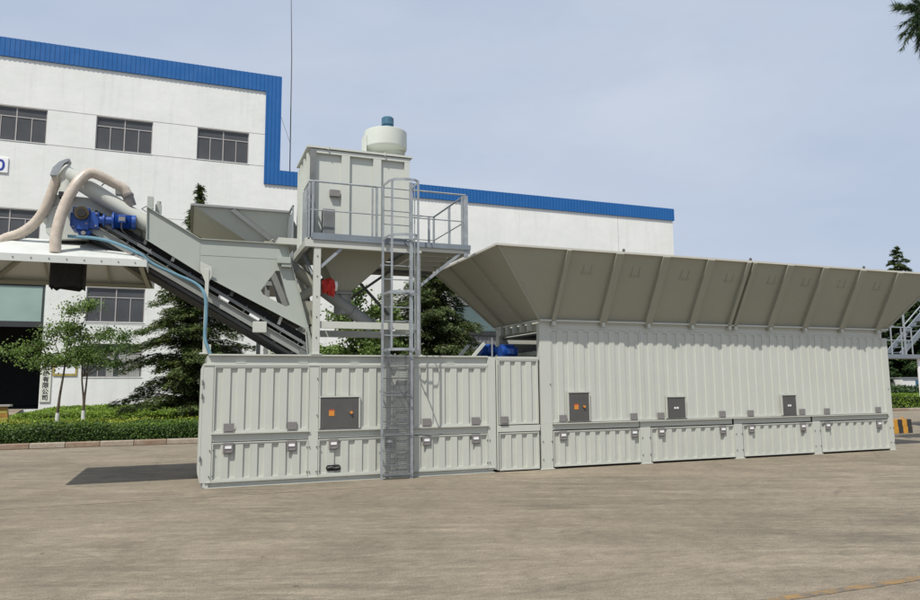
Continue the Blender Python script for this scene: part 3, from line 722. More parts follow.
for i in range(3): s.box(ups[i][1]+.002, ups[i+1][0]-.002, F-.008, F+.05, 1.03, 3.17)
s.box(7.765, 18.325, F-.004, F+.08, 3.172, ZT)
x = 7.95
while x < 18.2: s.box(x, x+.16, F-.012, F-.0045, 3.16, 3.18); x += .28
s.build('joint_strip', 'plant_paint', ab)
s = MB(); s.box(A0+.1, A1-.05, BK-.04, BK-.01, .05, ZT); s.box(A1-.05, A1-.01, F+.15, BK-.2, .05, 3.12); s.box(A0+.01, A0+.04, F+.15, BK-.2, .05, 2.3)
s.split('side_wall', 'plant_paint', ab)
s = MB(); s.box(A0+.02, A0+.16, F+.15, BK-.2, 3.12, ZT-.002); s.box(A0+.02, A0+.10, F+.15, BK-.2, 2.55, 2.66); s.split('end_beam', 'plant_paint_shaded', ab)
s = MB(); s.beam((7.6, 15.0, 2.62), (13, 15.0, 2.80), (0, .08, 0), (0, 0, .16)); s.beam((7.6, 16.3, 2.62), (13, 16.3, 2.80), (0, .08, 0), (0, 0, .16)); s.split('belt_frame', 'grey_steel', ab)
s = MB(); s.beam((7.5, 15.65, 2.66), (13, 15.65, 2.84), (0, 1.1, 0), (0, 0, .03)); s.build('belt', 'black_rubber', ab)
lat = [8.02, 9.93, 10.70, 12.55, 13.45, 15.18, 16.05, 17.95]
add_latches(ab, lat, lat)
rivets(ab, [(x, z) for p in posts for x in (p[0]+.035, p[1]-.03) for z in (.22, .62)]+[(7.72, 1.9), (18.42, 1.7)])
hatch(ab, 8.17, 8.70, 1.06, 1.70)
hatch(ab, 10.88, 11.41, 1.06, 1.56, 1, 'small_hatch'); hatch(ab, 14.50, 14.96, 1.05, 1.56, 1, 'small_hatch')
# flared hopper
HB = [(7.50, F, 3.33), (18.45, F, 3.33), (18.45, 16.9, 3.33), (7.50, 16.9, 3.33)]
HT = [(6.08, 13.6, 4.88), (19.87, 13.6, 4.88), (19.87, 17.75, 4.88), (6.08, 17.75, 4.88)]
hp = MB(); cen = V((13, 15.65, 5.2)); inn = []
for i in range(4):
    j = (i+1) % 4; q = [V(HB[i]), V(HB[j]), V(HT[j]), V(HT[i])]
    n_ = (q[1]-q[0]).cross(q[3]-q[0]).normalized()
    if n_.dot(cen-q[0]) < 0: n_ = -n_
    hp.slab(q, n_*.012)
hopper = hp.build('flared_hopper', 'plant_paint_shaded', ab)
s = MB()
for i in range(4):           # rim flange
    j = (i+1) % 4; p, q = V(HT[i]), V(HT[j]); d = (q-p).normalized(); o_ = d.cross(V((0, 0, 1)))
    s.beam(p-d*.04, q+d*.04, o_*.09, V((0, 0, .045)))
s.split('rim', 'rim_paint', hopper)
def slope_rib(s, pb, pt, wv, nrm, dep=.07):
    pb, pt = V(pb), V(pt); s.beam(pb+nrm*dep/2, pt+nrm*dep/2, wv, nrm*dep)
nf = V((0, -1.55, -.85)).normalized()
s = MB()
for x, w_ in ((7.80, .09), (9.12, .17), (10.40, .17), (11.70, .17), (12.86, .09), (13.05, .09), (14.20, .17), (15.40, .17), (16.72, .17), (18.10, .17)):
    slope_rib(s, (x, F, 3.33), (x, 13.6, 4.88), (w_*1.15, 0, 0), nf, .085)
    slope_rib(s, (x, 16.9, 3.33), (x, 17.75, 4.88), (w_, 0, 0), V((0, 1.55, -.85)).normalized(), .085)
s.split('side_rib', 'plant_paint_shaded', hopper)
ne = V((-1.55, 0, -1.42)).normalized(); s = MB()
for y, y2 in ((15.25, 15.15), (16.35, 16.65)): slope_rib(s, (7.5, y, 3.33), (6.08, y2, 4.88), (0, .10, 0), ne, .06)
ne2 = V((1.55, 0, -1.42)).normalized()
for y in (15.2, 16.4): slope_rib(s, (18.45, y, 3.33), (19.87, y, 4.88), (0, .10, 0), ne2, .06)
s.split('end_rib', 'plant_paint_shaded', hopper)
s = MB()
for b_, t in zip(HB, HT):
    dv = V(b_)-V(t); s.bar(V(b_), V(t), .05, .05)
s.split('corner_angle', 'plant_paint_shaded', hopper)
s = MB(); s.box(7.45, 18.5, F-.10, F-.03, 3.335, 3.375); s.box(7.45, 18.5, F-.03, F-.002, 3.30, 3.36)
for x in (7.80, 9.12, 10.40, 11.70, 12.86, 13.05, 14.20, 15.40, 16.72, 18.10): s.box(x-.04, x+.04, F-.12, F-.01, 3.24, 3.334)
s.box(A0-.06, A0+.01, F, BK, 3.33, 3.37)
for y in (14.9, 15.3, 15.7, 16.1, 16.5): s.box(A0-.07, A0+.02, y-.05, y+.05, 3.14, 3.329)
s.build('gutter_rail', 'plant_paint', hopper)
s = MB()
for x in (8.3, 9.6, 11.0, 11.35+1.0, 13.7, 14.85, 16.1, 17.4):   # lifting-lug pads pressed into the sheet
    pz = 4.5; py = F+(13.6-F)*(pz-3.33)/1.55
    td = V((0, -.85, 1.55)).normalized()
    for (dx, L, w2) in ((0, 0, .012), (.2, 0, .012)): s.beam(V((x+dx, py, pz))+nf*.004-td*.10, V((x+dx, py, pz))+nf*.004+td*.10, (w2, 0, 0), nf*.012)
    s.beam(V((x-.05, py, pz))+nf*.006-td*.11, V((x+.25, py, pz))+nf*.006-td*.11, td*.014, nf*.016); s.build('stiffener_pad', 'plant_paint_shaded', hopper); s = MB()

s = MB()
for x in (9.25, 12.95, 16.8): s.lathe((x, 13.6, 4.90), [(.02, 0), (.032, .02), (.032, .06), (.015, .08)], 10)
s.split('rim_knob', 'dark_steel', hopper)
s = MB()
for x in (5.95+.1, 8.3): s.box(x, x+.12, 17.7, 17.82, 4.9, 5.10)
s.split('rim_lug', 'plant_paint', hopper)
MB().box(A0+.1, A1-.1, F+.1, BK-.1, 3.05, 3.09).build('floor_plate', 'dark_steel', hopper)

# ------------------------------------------------------------------ belt drive in the gap
def motor(parent_name, x, y, z, r, L, label, axis='X', mat='motor_blue'):
    e = empty(parent_name, (x, y, z-r-.05), label, 'motor')
    s = MB(); ax = V((1, 0, 0)) if axis == 'X' else V((0, 1, 0))
    c_ = V((x, y, z)); n = 40; rr = [r*(.93 if (i % 2) else 1.0) for i in range(n)]
    s.tube([c_+ax*L*(i/(n-1)-.5) for i in range(n)], rr, 24); s.build('housing', mat, e, smooth=True)
    s = MB(); s.cyl(c_-ax*(L/2+.05), c_-ax*(L/2), r*.85, 20); s.cyl(c_+ax*(L/2), c_+ax*(L/2+.1), r*.6, 20); s.split('end_shield', mat, e, smooth=True)
    s = MB(); s.box(x-.08, x+.08, y-r-.06, y-r+.03, z-.06, z+.07); s.build('terminal_box', mat, e, bevel=.008)
    s = MB(); s.box(x-L*.35, x+L*.35, y-r*.8, y+r*.8, z-r-.05, z-r+.03); s.build('foot', mat, e)
    return e
motor('drive_motor', 7.02, 15.25, 2.67, .18, .28, 'front blue belt drive motor in the gap beside the aggregate bin')
motor('drive_motor', 6.76, 15.8, 2.72, .16, .34, 'rear blue belt drive motor partly hidden behind the front one')
s = MB(); s.bar((6.05, 15.2, 2.46), (6.42, 15.2, 2.86), .07, .05); s.bar((6.05, 16.2, 2.46), (6.42, 16.2, 2.86), .07, .05); s.box(6.3, 7.4, 15.1, 15.16, 2.45, 2.55); s.box(6.3, 7.4, 16.3, 16.36, 2.45, 2.55)
e = empty('motor_bracket', (6.3, 15.2, 2.45), 'pale slanted bracket and rails supporting the blue belt motors', 'bracket')
s.split('rail', 'plant_paint', e)
MB().box(6.52, 6.545, 15.0, 15.03, 2.34, 2.98).build('guard_post', 'galvanised', e)
s = MB(); s.prism([(6.45, 2.345), (6.62, 2.345), (6.58, 2.46), (6.53, 2.50), (6.48, 2.46)], 14.7, 14.74); s.build('lug', 'plant_paint', e)

# ------------------------------------------------------------------ steel tower and platform
TW = empty('support_tower', (2.4, F+.1, 2.53), 'beige steel tower with platform, standing on the left container under the silo bin', 'tower')
def column(x, y, z0=2.53, z1=4.75, w_=.14, mat='plant_paint'):
    s = MB(); s.box(x-w_/2, x+w_/2, y-w_/2, y+w_/2, z0+.02, z1); s.box(x-w_*.8, x+w_*.8, y-w_*.8, y+w_*.8, z0, z0+.02)
    o = s.build('column', mat, TW, bevel=.006)
    s = MB(); z = z0+.35
    while z < z1-.1: s.cyl((x, y-w_/2-.012, z), (x, y-w_/2, z), .014, 8); z += .42
    s.build('bolts', 'dark_steel', o)
column(2.40, F+.07); column(4.60, F+.12, w_=.10); column(2.40, 16.75, z0=2.45); column(4.50, 16.75, z0=2.45)
s = MB(); s.box(2.471, 4.549, F+.05, F+.13, 3.08, 3.22); s.box(2.471, 4.44, 16.68, 16.80, 3.05, 3.20); s.box(2.36, 2.44, F+.14, 16.67, 3.0, 3.14); s.box(4.52, 4.60, F+.17, 16.67, 3.04, 3.18)
s.split('cross_beam', 'plant_paint', TW)
s = MB(); s.box(2.14, 4.64, F-.02, F+.10, 4.751, 4.93); s.box(4.641, 5.78, F-.02, F+.06, 4.80, 4.90); s.box(2.14, 2.24, F+.101, 16.8, 4.751, 4.90); s.box(4.56, 4.64, F+.101, 16.7, 4.76, 4.92)
s.box(2.14, 5.78, 16.701, 16.8, 4.76, 4.92); s.box(5.70, 5.78, F+.061, 16.7, 4.80, 4.92)
for y in (15.0, 15.6, 16.2): s.box(4.641, 5.699, y-.03, y+.03, 4.80, 4.90)
s.split('platform_beam', 'plant_paint', TW)
s = MB(); s.box(2.25, 5.70, F-.04, 16.7, 4.935, 4.965); s.box(2.28, 4.3, F-.055, F-.041, 4.90, 5.04); s.box(4.3, 5.78, F-.055, F-.041, 4.88, 4.99); s.build('floor_grating', 'deck_grey', TW)
s = MB(); s.bar((2.90, F+.05, 4.75), (2.46, F+.05, 4.33), .06, .05); s.bar((5.55, F+.02, 4.80), (4.64, F+.08, 4.05), .06, .05); s.bar((2.24, 15.3, 4.76), (2.35, 14.7, 4.2), .05)
s.split('diagonal_brace', 'galvanised', TW)
s = MB(); s.bar((4.55, 16.6, 4.7), (3.6, 16.75, 4.0), .06); s.bar((4.5, 16.6, 3.6), (3.5, 16.75, 4.7), .06); s.bar((2.45, 16.75, 4.0), (3.2, 16.75, 4.7), .06); s.bar((2.4, 14.7, 3.2), (2.4, 16.7, 4.6), .05)
s.split('rear_brace', 'dark_steel', TW)
s = MB(); s.box(3.0, 5.6, 16.9, 17.4, 4.70, 4.93); s.box(5.0, 8.2, 17.95, 18.6, 4.98, 5.08); s.split('rear_walkway', 'dark_steel', TW)
# guard rails
rl = empty('guard_rail', (2.28, F, 4.95), 'galvanised guard rail round the upper platform in front of the silo bin', 'railing')
s = MB(); G = [(2.28, F), (3.64, F), (5.68, F), (5.68, 15.5), (5.68, 16.65), (5.55, 16.65), (4.75, 16.65)]
for (x, y) in G:
    big = (x == 5.68 and y == F); s.box(x-(.05 if big else .022), x+(.05 if big else .022), y-.025, y+.025, 4.90 if not big else 4.72, 6.12)
s.box(3.53, 3.565, F-.02, F+.02, 4.9, 6.1); s.box(5.58, 5.61, F-.02, F+.02, 4.9, 6.1); s.box(2.19, 2.225, F-.02, F+.02, 4.9, 6.1)
s.split('post', 'galvanised', rl)
for z, r_ in ((6.14, .022), (5.53, .014)):
    s = MB(); s.tube([(2.22, 15.2, z), (2.22, F, z), (2.28, F-.002, z), (3.64, F, z)], r_, 8); s.tube([(3.64, F, z), (4.4, F+.02, z)], r_*.6, 6); s.tube([(4.40, F, z), (5.68, F, z)], r_, 8); s.tube([(5.68, F, z), (5.68, 16.65, z)], r_, 8); s.tube([(5.68, 16.65, z), (4.5, 16.65, z)], r_*.7, 6)
    s.build('rail', 'galvanised', rl, smooth=True)
s = MB()
for y0, y1, x in ((14.62, 15.15, 2.19),):
    s.box(x-.015, x+.015, y0, y1, 4.95, 6.05)
s.build('side_plate', 'galvanised', rl)
rl2 = empty('guard_rail', (2.12, 16.2, 4.8), 'separate galvanised rail panel at the rear left corner of the platform', 'railing')
s = MB(); s.box(2.10, 2.13, 16.2, 16.25, 4.8, 6.02); s.box(2.10, 2.13, 16.95, 17.0, 4.8, 6.02); s.box(2.10, 2.13, 16.25, 16.95, 4.86, 5.88); s.tube([(2.115, 16.2, 6.02), (2.115, 17.0, 6.02)], .025, 8)
s.build('panel', 'galvanised', rl2)

# ------------------------------------------------------------------ silo bin with cone
B0, B1, BY0, BY1, BZ0, BZ1 = 2.30, 4.52, 15.0, 16.42, 4.975, 7.02
sb = empty('cement_bin', (3.4, 15.7, 4.97), 'square pale steel bin with ribbed front on top of the tower', 'storage bin')
MB().box(B0, B1, BY0, BY1, BZ0, BZ1).build('body', 'bin_paint', sb, bevel=.01)
s = MB()
for a, b_ in ((B0, B0+.12), (2.97, 3.15), (3.68, 3.86), (B1-.12, B1)): s.box(a, b_, BY0-.07, BY0-.001, BZ0, BZ1-.10)
s.box(B0, B1, BY0-.072, BY0-.001, BZ1-.099, BZ1-.02)
for y in (15.0, 15.45, 15.9, 16.3): s.box(B0-.07, B0-.001, y, y+.12, BZ0, BZ1-.1)
s.split('rib', 'bin_paint', sb)
s = MB(); s.box(B0-.09, B1+.06, BY0-.10, BY1+.1, BZ1, BZ1+.045); s.box(B0+.35, B0+.38, BY0-.12, BY0-.1, BZ1-.02, BZ1+.06); s.box(B1-.6, B1-.57, BY0-.12, BY0-.1, BZ1-.02, BZ1+.06)
s.build('lid', 'bin_paint', sb)
s = MB(); s.box(B0-.02, B0+.10, BY0-.10, BY0-.071, BZ0, BZ1-.03); s.build('corner_angle', 'grey_steel', sb)
s = MB(); s.box(2.72, 2.94, BY0-.09, BY0-.001, 5.98, 6.13); s.build('junction_box', 'latch_grey', sb, bevel=.006)
s = MB(); s.slab([(2.45, 15.15, 4.93), (4.35, 15.15, 4.93), (3.33, 15.5, 3.98), (3.02, 15.5, 3.98)], (0, .02, 0)); s.slab([(2.45, 15.15, 4.93), (3.02, 15.5, 3.98), (3.02, 15.9, 3.98), (2.45, 16.3, 4.93)], (.02, 0, 0))
s.slab([(4.35, 15.15, 4.93), (4.35, 16.3, 4.93), (3.33, 15.9, 3.98), (3.33, 15.5, 3.98)], (-.02, 0, 0)); s.slab([(2.45, 16.3, 4.93), (3.02, 15.9, 3.98), (3.33, 15.9, 3.98), (4.35, 16.3, 4.93)], (0, -.02, 0))
s.build('discharge_cone', 'plant_paint_shaded', sb)
s = MB(); s.box(2.98, 3.37, 15.46, 15.94, 3.93, 3.975); s.cyl((3.18, 15.7, 3.5), (3.18, 15.7, 3.93), .19, 20); s.build('outlet_neck', 'dark_side_paint', sb, smooth=True)
bx = MB().box(2.52, 2.78, 14.60, 14.78, 4.97, 5.62).build('control_cabinet', 'grey_steel', origin=(2.65, 14.7, 4.97), bevel=.02)
tag(bx, 'dark grey rounded cabinet standing at the left corner of the platform', 'cabinet')
s = MB(); s.cyl((3.95, 14.9, 4.97), (3.95, 14.9, 5.12), .05, 12); tag(s.build('small_bottle', 'leaf_dark', origin=(3.95, 14.9, 4.97)), 'small green bottle standing on the platform behind the ladder', 'bottle')
# filter drum on the lid
fd = empty('filter_drum', (4.15, 15.75, 7.08), 'round white filter drum with a blue motor on the roof of the silo bin', 'dust filter')
s = MB(); s.lathe((4.17, 15.75, 7.42), [(.30, -.07), (.46, -.02), (.50, .02), (.505, .04), (.505, .42), (.49, .43), (.10, .47)], 48); s.build('drum', 'drum_white', fd, smooth=True)
s = MB(); s.lathe((4.34, 15.75, 7.066), [(.20, 0), (.20, .03), (.15, .05), (.16, .25), (.30, .30)], 28); s.build('neck', 'drum_white', fd, smooth=True)
s = MB(); s.box(3.63, 3.68, 15.6, 15.9, 7.07, 7.7); s.build('bracket', 'drum_white', fd)
s = MB(); s.lathe((4.22, 15.75, 7.88), [(.13, 0), (.13, .14), (.12, .145), (.12, .165), (.145, .17), (.145, .33), (.12, .36)], 24); s.build('motor', 'motor_teal', fd, smooth=True)

# ------------------------------------------------------------------ cage ladder
ld = empty('cage_ladder', (4.03, 14.28, 0), 'tall galvanised ladder with safety cage in front of the left container', 'ladder')
X0, X1, YL = 3.73, 4.35, 14.26
MB().box(X0-.02, X0+.02, YL-.03, YL+.03, 0, 6.12).build('stringer', 'galvanised', ld)
MB().box(X1-.035, X1+.035, YL-.03, YL+.03, 0, 6.25).build('stringer', 'galvanised', ld)
s = MB(); z = .28
while z < 6.0: s.cyl((X0+.02, YL, z), (X1-.035, YL, z), .013, 8); z += .295
s.split('rung', 'galvanised', ld)
loop = [(X0, 14.22), (X0+.02, 13.85), (X0+.10, 13.70), (X0+.3, 13.62), (X1-.12, 13.62), (X1-.02, 13.70), (X1, 13.85), (X1, 14.22)]
for z in (2.62, 3.79, 4.96, 6.12):
    s = MB()
    for a, b_ in zip(loop[:-1], loop[1:]): s.beam((a[0], a[1], z), (b_[0], b_[1], z), V((b_[1]-a[1], a[0]-b_[0], 0)).normalized()*.008, (0, 0, .055))
    s.build('hoop', 'galvanised', ld)
for x, y in ((X0+.06, 13.76), (X1-.03, 13.66), ): MB().box(x-.022, x+.022, y-.006, y+.006, 2.6, 6.13).build('cage_bar', 'galvanised', ld)
MB().box(X1-.006, X1+.006, 13.98, 14.02, 2.6, 6.13).build('cage_bar', 'galvanised', ld)
s = MB()
for z in (.5, 1.75, 3.0, 4.4): s.box(X0-.01, X0+.01, YL, F-.02, z, z+.05); s.box(X1-.01, X1+.01, YL, F-.02, z, z+.05)
s.split('wall_bracket', 'galvanised', ld)
s = MB(); n = 22
for k in range(n+1): x = X0+.03+(X1-X0-.07)*k/n; s.bar((x, YL-.045, .12), (x, YL-.045, 2.48), .007)
k = 0
while .12+k*.045 < 2.48: s.bar((X0+.02, YL-.05, .12+k*.045), (X1-.03, YL-.05, .12+k*.045), .007); k += 1
for z in (.1, .9, 1.7, 2.5): s.bar((X0, YL-.055, z), (X1, YL-.055, z), .03, .015)
s.build('mesh_guard', 'dull_galvanised', ld)

# ------------------------------------------------------------------ inclined discharge frame
incl = empty('inclined_trough', (1.0, 15.5, 2.6), 'pale inclined steel trough with triangular cut-out rising from the left container', 'conveyor trough')
outer = [(-.87, 5.39), (.12, 4.82), (1.80, 4.82), (2.42, 2.55), (2.27, 2.55), (2.22, 3.08), (.20, 4.10), (-.85, 4.74)]
tri = [(1.60, 4.26), (1.31, 3.84), (1.36, 3.76), (1.82, 3.52), (1.90, 3.56), (1.84, 3.72), (1.68, 4.26)]
def plate_with_hole(y0, y1):
    # split the plate round the triangular opening into simple polygons
    s = MB()
    s.prism([(-.87, 5.39), (-.85, 4.74), (.20, 4.10), (.75, 3.822), (.75, 4.82), (.12, 4.82)][::-1], y0, y1)
    P1 = [(.75, 4.82), (.75, 3.822), (1.31, 3.54), (1.31, 3.84), (1.60, 4.26), (1.62, 4.82)]
    s.prism(P1[::-1], y0, y1)
    P2 = [(1.31, 3.54), (2.22, 3.08), (2.27, 2.55), (2.42, 2.55), (2.13, 3.61), (1.90, 3.56), (1.82, 3.52), (1.36, 3.76), (1.31, 3.84)]
    s.prism(P2[::-1], y0, y1)
    P3 = [(1.62, 4.82), (1.60, 4.26), (1.68, 4.26), (1.84, 3.72), (1.90, 3.56), (2.13, 3.61), (1.80, 4.82)]
    s.prism(P3[::-1], y0, y1)
    return s
plate_with_hole(14.74, 14.78).build('side_plate', 'trough_paint', incl); plate_with_hole(16.30, 16.34).build('side_plate', 'dark_side_paint', incl)  # back plate, like the cut-out edge, painted darker for the dim interior
s = MB()
for i in range(len(tri)):   # folded edge of the cut-out
    a, b_ = tri[i], tri[(i+1) % len(tri)]; s.slab([(a[0], 14.78, a[1]), (b_[0], 14.78, b_[1]), (b_[0], 15.0, b_[1]), (a[0], 15.0, a[1])], (0, 0, .006))
s.build('cutout_edge', 'dark_side_paint', incl)
s = MB()
for a, b_ in zip(outer, outer[1:]+outer[:1]):
    p, q = V((a[0], 14.72, a[1])), V((b_[0], 14.72, b_[1])); t = (q-p).normalized(); nn = V((-t.z, 0, t.x))
    s.beam(p, q, (0, .05, 0), nn*.014)
s.build('edge_flange', 'trough_paint', incl)
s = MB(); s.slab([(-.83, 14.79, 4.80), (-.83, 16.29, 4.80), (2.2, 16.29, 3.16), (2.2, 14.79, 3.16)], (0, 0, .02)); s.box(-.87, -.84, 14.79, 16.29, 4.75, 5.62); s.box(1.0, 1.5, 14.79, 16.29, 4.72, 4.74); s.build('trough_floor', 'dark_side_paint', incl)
s = MB(); s.box(-.87, -.76, 14.72, 14.86, 5.36, 5.60); s.box(-.73, -.62, 14.9, 15.1, 5.2, 5.50); s.tube([(-.67, 15.0, 5.5), (-.67, 15.0, 5.58)], .04, 10); s.build('end_bracket', 'trough_paint', incl)
s = MB(); s.box(1.62, 1.88, 14.60, 14.73, 4.40, 4.53); s.box(1.70, 1.90, 14.62, 14.73, 4.33, 4.40); s.build('bracket_box', 'trough_paint', incl, bevel=.006)
s = MB(); s.box(.14, 1.6, 14.735, 14.7395, 4.50, 4.508); s.box(.12, .128, 14.735, 14.7395, 4.2, 4.78); s.build('weld_seam', 'trough_paint', incl)
s = MB(); s.box(1.62, 2.0, 14.6, 16.5, 4.80, 4.93); s.build('cross_head', 'plant_paint', incl)

# belt conveyor slung under the trough
cv = empty('belt_conveyor', (2.4, 15.3, 2.5), 'dark inclined belt conveyor under the pale trough, climbing towards the hood', 'conveyor')
A_, B_ = V((-1.95, 0, 5.02)), V((2.35, 0, 2.52)); d_ = (B_-A_).normalized(); n_ = V((-d_.z, 0, d_.x)); n_ = n_ if n_.z > 0 else -n_
def cl(t, off, y): p = A_.lerp(B_, t)+n_*off; return (p.x, y, p.z)
s = MB()
for y in (14.86, 16.1): s.beam(cl(0, -.02, y), cl(1, -.02, y), (0, .05, 0), n_*.15); s.beam(cl(0, .055, y-.03), cl(1, .055, y-.03), (0, .09, 0), n_*.012)
s.split('stringer', 'stringer_grey', cv)
s = MB(); s.beam(cl(0, .16, 14.84), cl(.97, .16, 14.84), (0, .04, 0), n_*.06); s.beam(cl(0, .16, 16.1), cl(.97, .16, 16.1), (0, .04, 0), n_*.06); s.split('upper_angle', 'grey_steel', cv)
s = MB(); s.beam(cl(.0, .27, 15.5), cl(.97, .27, 15.5), (0, 1.1, 0), n_*.13); s.beam(cl(.02, -.17, 15.5), cl(.93, -.17, 15.5), (0, 1.1, 0), n_*.07); s.build('belt', 'black_rubber', cv)
s = MB(); s.beam(cl(.0, -.12, 14.95), cl(.93, -.16, 14.95), (0, .03, 0), n_*.06); s.split('lower_guard', 'dark_steel', cv)
for t in [.08+.085*k for k in range(11)]:
    s = MB(); s.bar(cl(t, .02, 14.87), cl(t, .22, 14.87), .03, .02); s.cyl(cl(t, .20, 14.95), cl(t, .20, 16.0), .04, 8); s.cyl(cl(t, -.10, 14.95), cl(t, -.10, 16.0), .035, 8); s.build('idler', 'grey_steel', cv)
for t in (.22, .34, .47, .60, .82):
    s = MB(); s.bar(cl(t, .22, 14.82), cl(t-.01, .5, 14.82), .06, .03); s.build('hanger', 'plant_paint' if t in (.34, .82) else 'dark_steel', cv)
s = MB(); p = V(cl(.76, -.02, 14.80)); s.box(p.x-.13, p.x+.14, 14.74, 14.84, p.z-.12, p.z+.10); s.build('tension_box', 'plant_paint', cv, bevel=.01)
s = MB()
for t in (.56, .70): s.beam(cl(t, .10, 14.82), cl(t+.045, .10, 14.82), (0, .01, 0), n_*.05)
s.split('reflector_plate', 'white_plate', cv)
s = MB(); s.cyl(cl(.975, .03, 14.8), cl(.975, .03, 16.2), .14, 20); s.build('tail_drum', 'grey_steel', cv, smooth=True)
# support post
sp_ = empty('support_post', (.27, 14.65, 2.53), 'slim pale post propping the conveyor at the left end of the container', 'post')
s = MB(); s.box(.24, .31, 14.60, 14.67, 2.56, 4.20); s.box(.18, .40, 14.56, 14.72, 2.53, 2.56); s.prism([(.14, 4.35), (.14, 4.18), (.24, 3.95), (.31, 3.95), (.36, 4.05), (.36, 4.25)], 14.62, 14.65); s.build('post', 'plant_paint', sp_, bevel=.005)
s = MB(); s.box(.30, .39, 14.56, 14.66, 2.56, 2.72); s.box(.25, .30, 14.56, 14.6, 2.95, 3.0); s.build('clamp', 'plant_paint', sp_)

# ------------------------------------------------------------------ mixer head with gear motor
mx = empty('mixer_housing', (-2.1, 15.8, 4.75), 'grey steel discharge housing at the top of the conveyor behind the hoses', 'mixer')
s = MB(); s.prism([(-2.66, 5.45), (-2.50, 5.60), (-1.72, 5.58), (-1.60, 5.50), (-.92, 5.10), (-1.0, 4.86), (-1.55, 4.80), (-2.45, 4.72), (-2.64, 4.85)], 15.15, 16.6); s.build('housing', 'plant_paint', mx, bevel=.01)
s = MB(); s.box(-2.70, -2.62, 15.12, 16.62, 5.05, 5.12); s.prism([(-2.6, 5.30), (-2.4, 5.42), (-2.38, 5.40), (-2.6, 5.27)], 15.12, 15.149); s.build('flange', 'plant_paint', mx)
s = MB(); s.box(-2.60, -2.40, 15.3, 16.0, 4.45, 4.72); s.build('leg', 'plant_paint', mx)
s = MB(); s.box(-1.72, -1.45, 15.5, 16.3, 5.585, 5.62); s.build('lid', 'dark_side_paint', mx)
gm = empty('gear_motor', (-1.7, 14.9, 4.85), 'bright blue gearbox and motor at the top end of the conveyor', 'motor')
s = MB(); s.box(-2.14, -1.86, 14.70, 15.10, 4.86, 5.28); s.box(-1.86, -1.70, 14.74, 15.06, 4.90, 5.22); s.box(-2.18, -2.142, 14.74, 15.04, 4.92, 5.18)
s.prism([(-2.08, 4.86), (-1.80, 4.86), (-1.89, 4.74), (-1.99, 4.72)], 14.76, 14.98); s.box(-2.16, -1.84, 14.69, 14.699, 5.04, 5.06); s.build('gearbox', 'motor_blue', gm, bevel=.04)
s = MB(); s.cyl((-1.98, 14.62, 5.16), (-1.98, 14.70, 5.16), .125, 24); s.build('shaft_flange', 'brass', gm, smooth=True)
s = MB(); s.cyl((-1.98, 14.59, 5.16), (-1.98, 14.62, 5.16), .08, 20); s.build('shaft_end', 'black_rubber', gm, smooth=True)
s = MB(); s.cyl((-1.70, 14.8, 5.08), (-1.46, 14.8, 5.08), .075, 18); s.cyl((-1.63, 14.8, 5.08), (-1.60, 14.8, 5.08), .12, 18); s.build('coupling', 'motor_blue', gm, smooth=True)
s = MB(); s.cyl((-1.47, 14.8, 5.08), (-1.435, 14.8, 5.08), .165, 28); s.tube([(-1.43+.0098*i, 14.8, 5.08) for i in range(31)], [.125+(.018 if i % 2 else 0) for i in range(31)], 28); s.cyl((-1.13, 14.8, 5.08), (-1.06, 14.8, 5.08), .135, 28); s.build('motor_body', 'motor_blue', gm, smooth=True)
s = MB(); s.box(-1.36, -1.22, 14.60, 14.68, 5.02, 5.17); s.build('terminal_box', 'motor_blue', gm, bevel=.01)
s = MB(); s.box(-1.345, -1.235, 14.594, 14.5995, 5.05, 5.13); s.build('name_plate', 'latch_grey', gm)
s = MB()
for x, z in ((-2.11, 5.24), (-1.9, 4.97), (-2.11, 4.90), (-1.74, 5.18), (-1.74, 4.94)): s.cyl((x, 14.68, z), (x, 14.74, z), .018, 8)
s.cyl((-1.94, 14.68, 4.79), (-1.94, 14.76, 4.79), .04, 12); s.split('bolt', 'latch_grey', gm)
s = MB(); s.tube(smooth_path([(-1.29, 14.62, 5.02), (-1.27, 14.58, 4.86), (-1.1, 14.62, 4.72), (-.9, 14.7, 4.66)], 6), .014, 6); s.build('power_cable', 'black_rubber', gm)
# screw tube with elbow at its upper end
st_ = empty('screw_conveyor', (-1.0, 15.45, 4.5), 'long pale inclined tube above the blue gear motor', 'screw conveyor')
s = MB(); s.cyl((-2.38, 15.0, 6.01), (1.0, 15.0, 3.96), .155, 28); s.build('tube', 'plant_paint', st_, smooth=True)
s = MB(); dd = V((3.38, 0, -2.05)).normalized()
for L in (.0, ): p = V((-2.38, 15.0, 6.01))+dd*L; s.cyl(p-dd*.015, p+dd*.015, .19, 24)
s.build('flange', 'plant_paint', st_, smooth=True)
s = MB(); s.lathe((-2.30, 15.0, 5.52), [(.125, 0), (.125, .42)], 20); s.build('down_pipe', 'plant_paint', st_, smooth=True)
s = MB(); s.prism([(-2.58, 5.90), (-2.54, 6.05), (-2.44, 6.17), (-2.32, 6.24), (-2.27, 6.25), (-2.28, 6.21), (-2.36, 6.14), (-2.42, 6.0), (-2.42, 5.9)], 14.86, 15.14); s.build('end_cap', 'galvanised', st_)
s = MB(); s.box(-2.42, -2.18, 14.88, 15.12, 5.50, 5.60); s.build('rubber_sleeve', 'black_rubber', st_)
s = MB(); s.lathe((-1.78, 15.45, 5.60), [(.09, 0), (.09, .16)], 16); s.box(-1.5, -1.25, 15.35, 15.55, 5.76, 5.92); s.tube([(-1.75, 15.3, 5.88), (-1.68, 15.28, 5.96), (-1.60, 15.28, 5.90)], .015, 6); s.tube([(-1.0, 15.28, 5.47), (-.92, 15.27, 5.53), (-.84, 15.27, 5.46), (-.92, 15.27, 5.42), (-1.0, 15.28, 5.47)], .01, 6); s.split('fitting', 'grey_steel', st_)
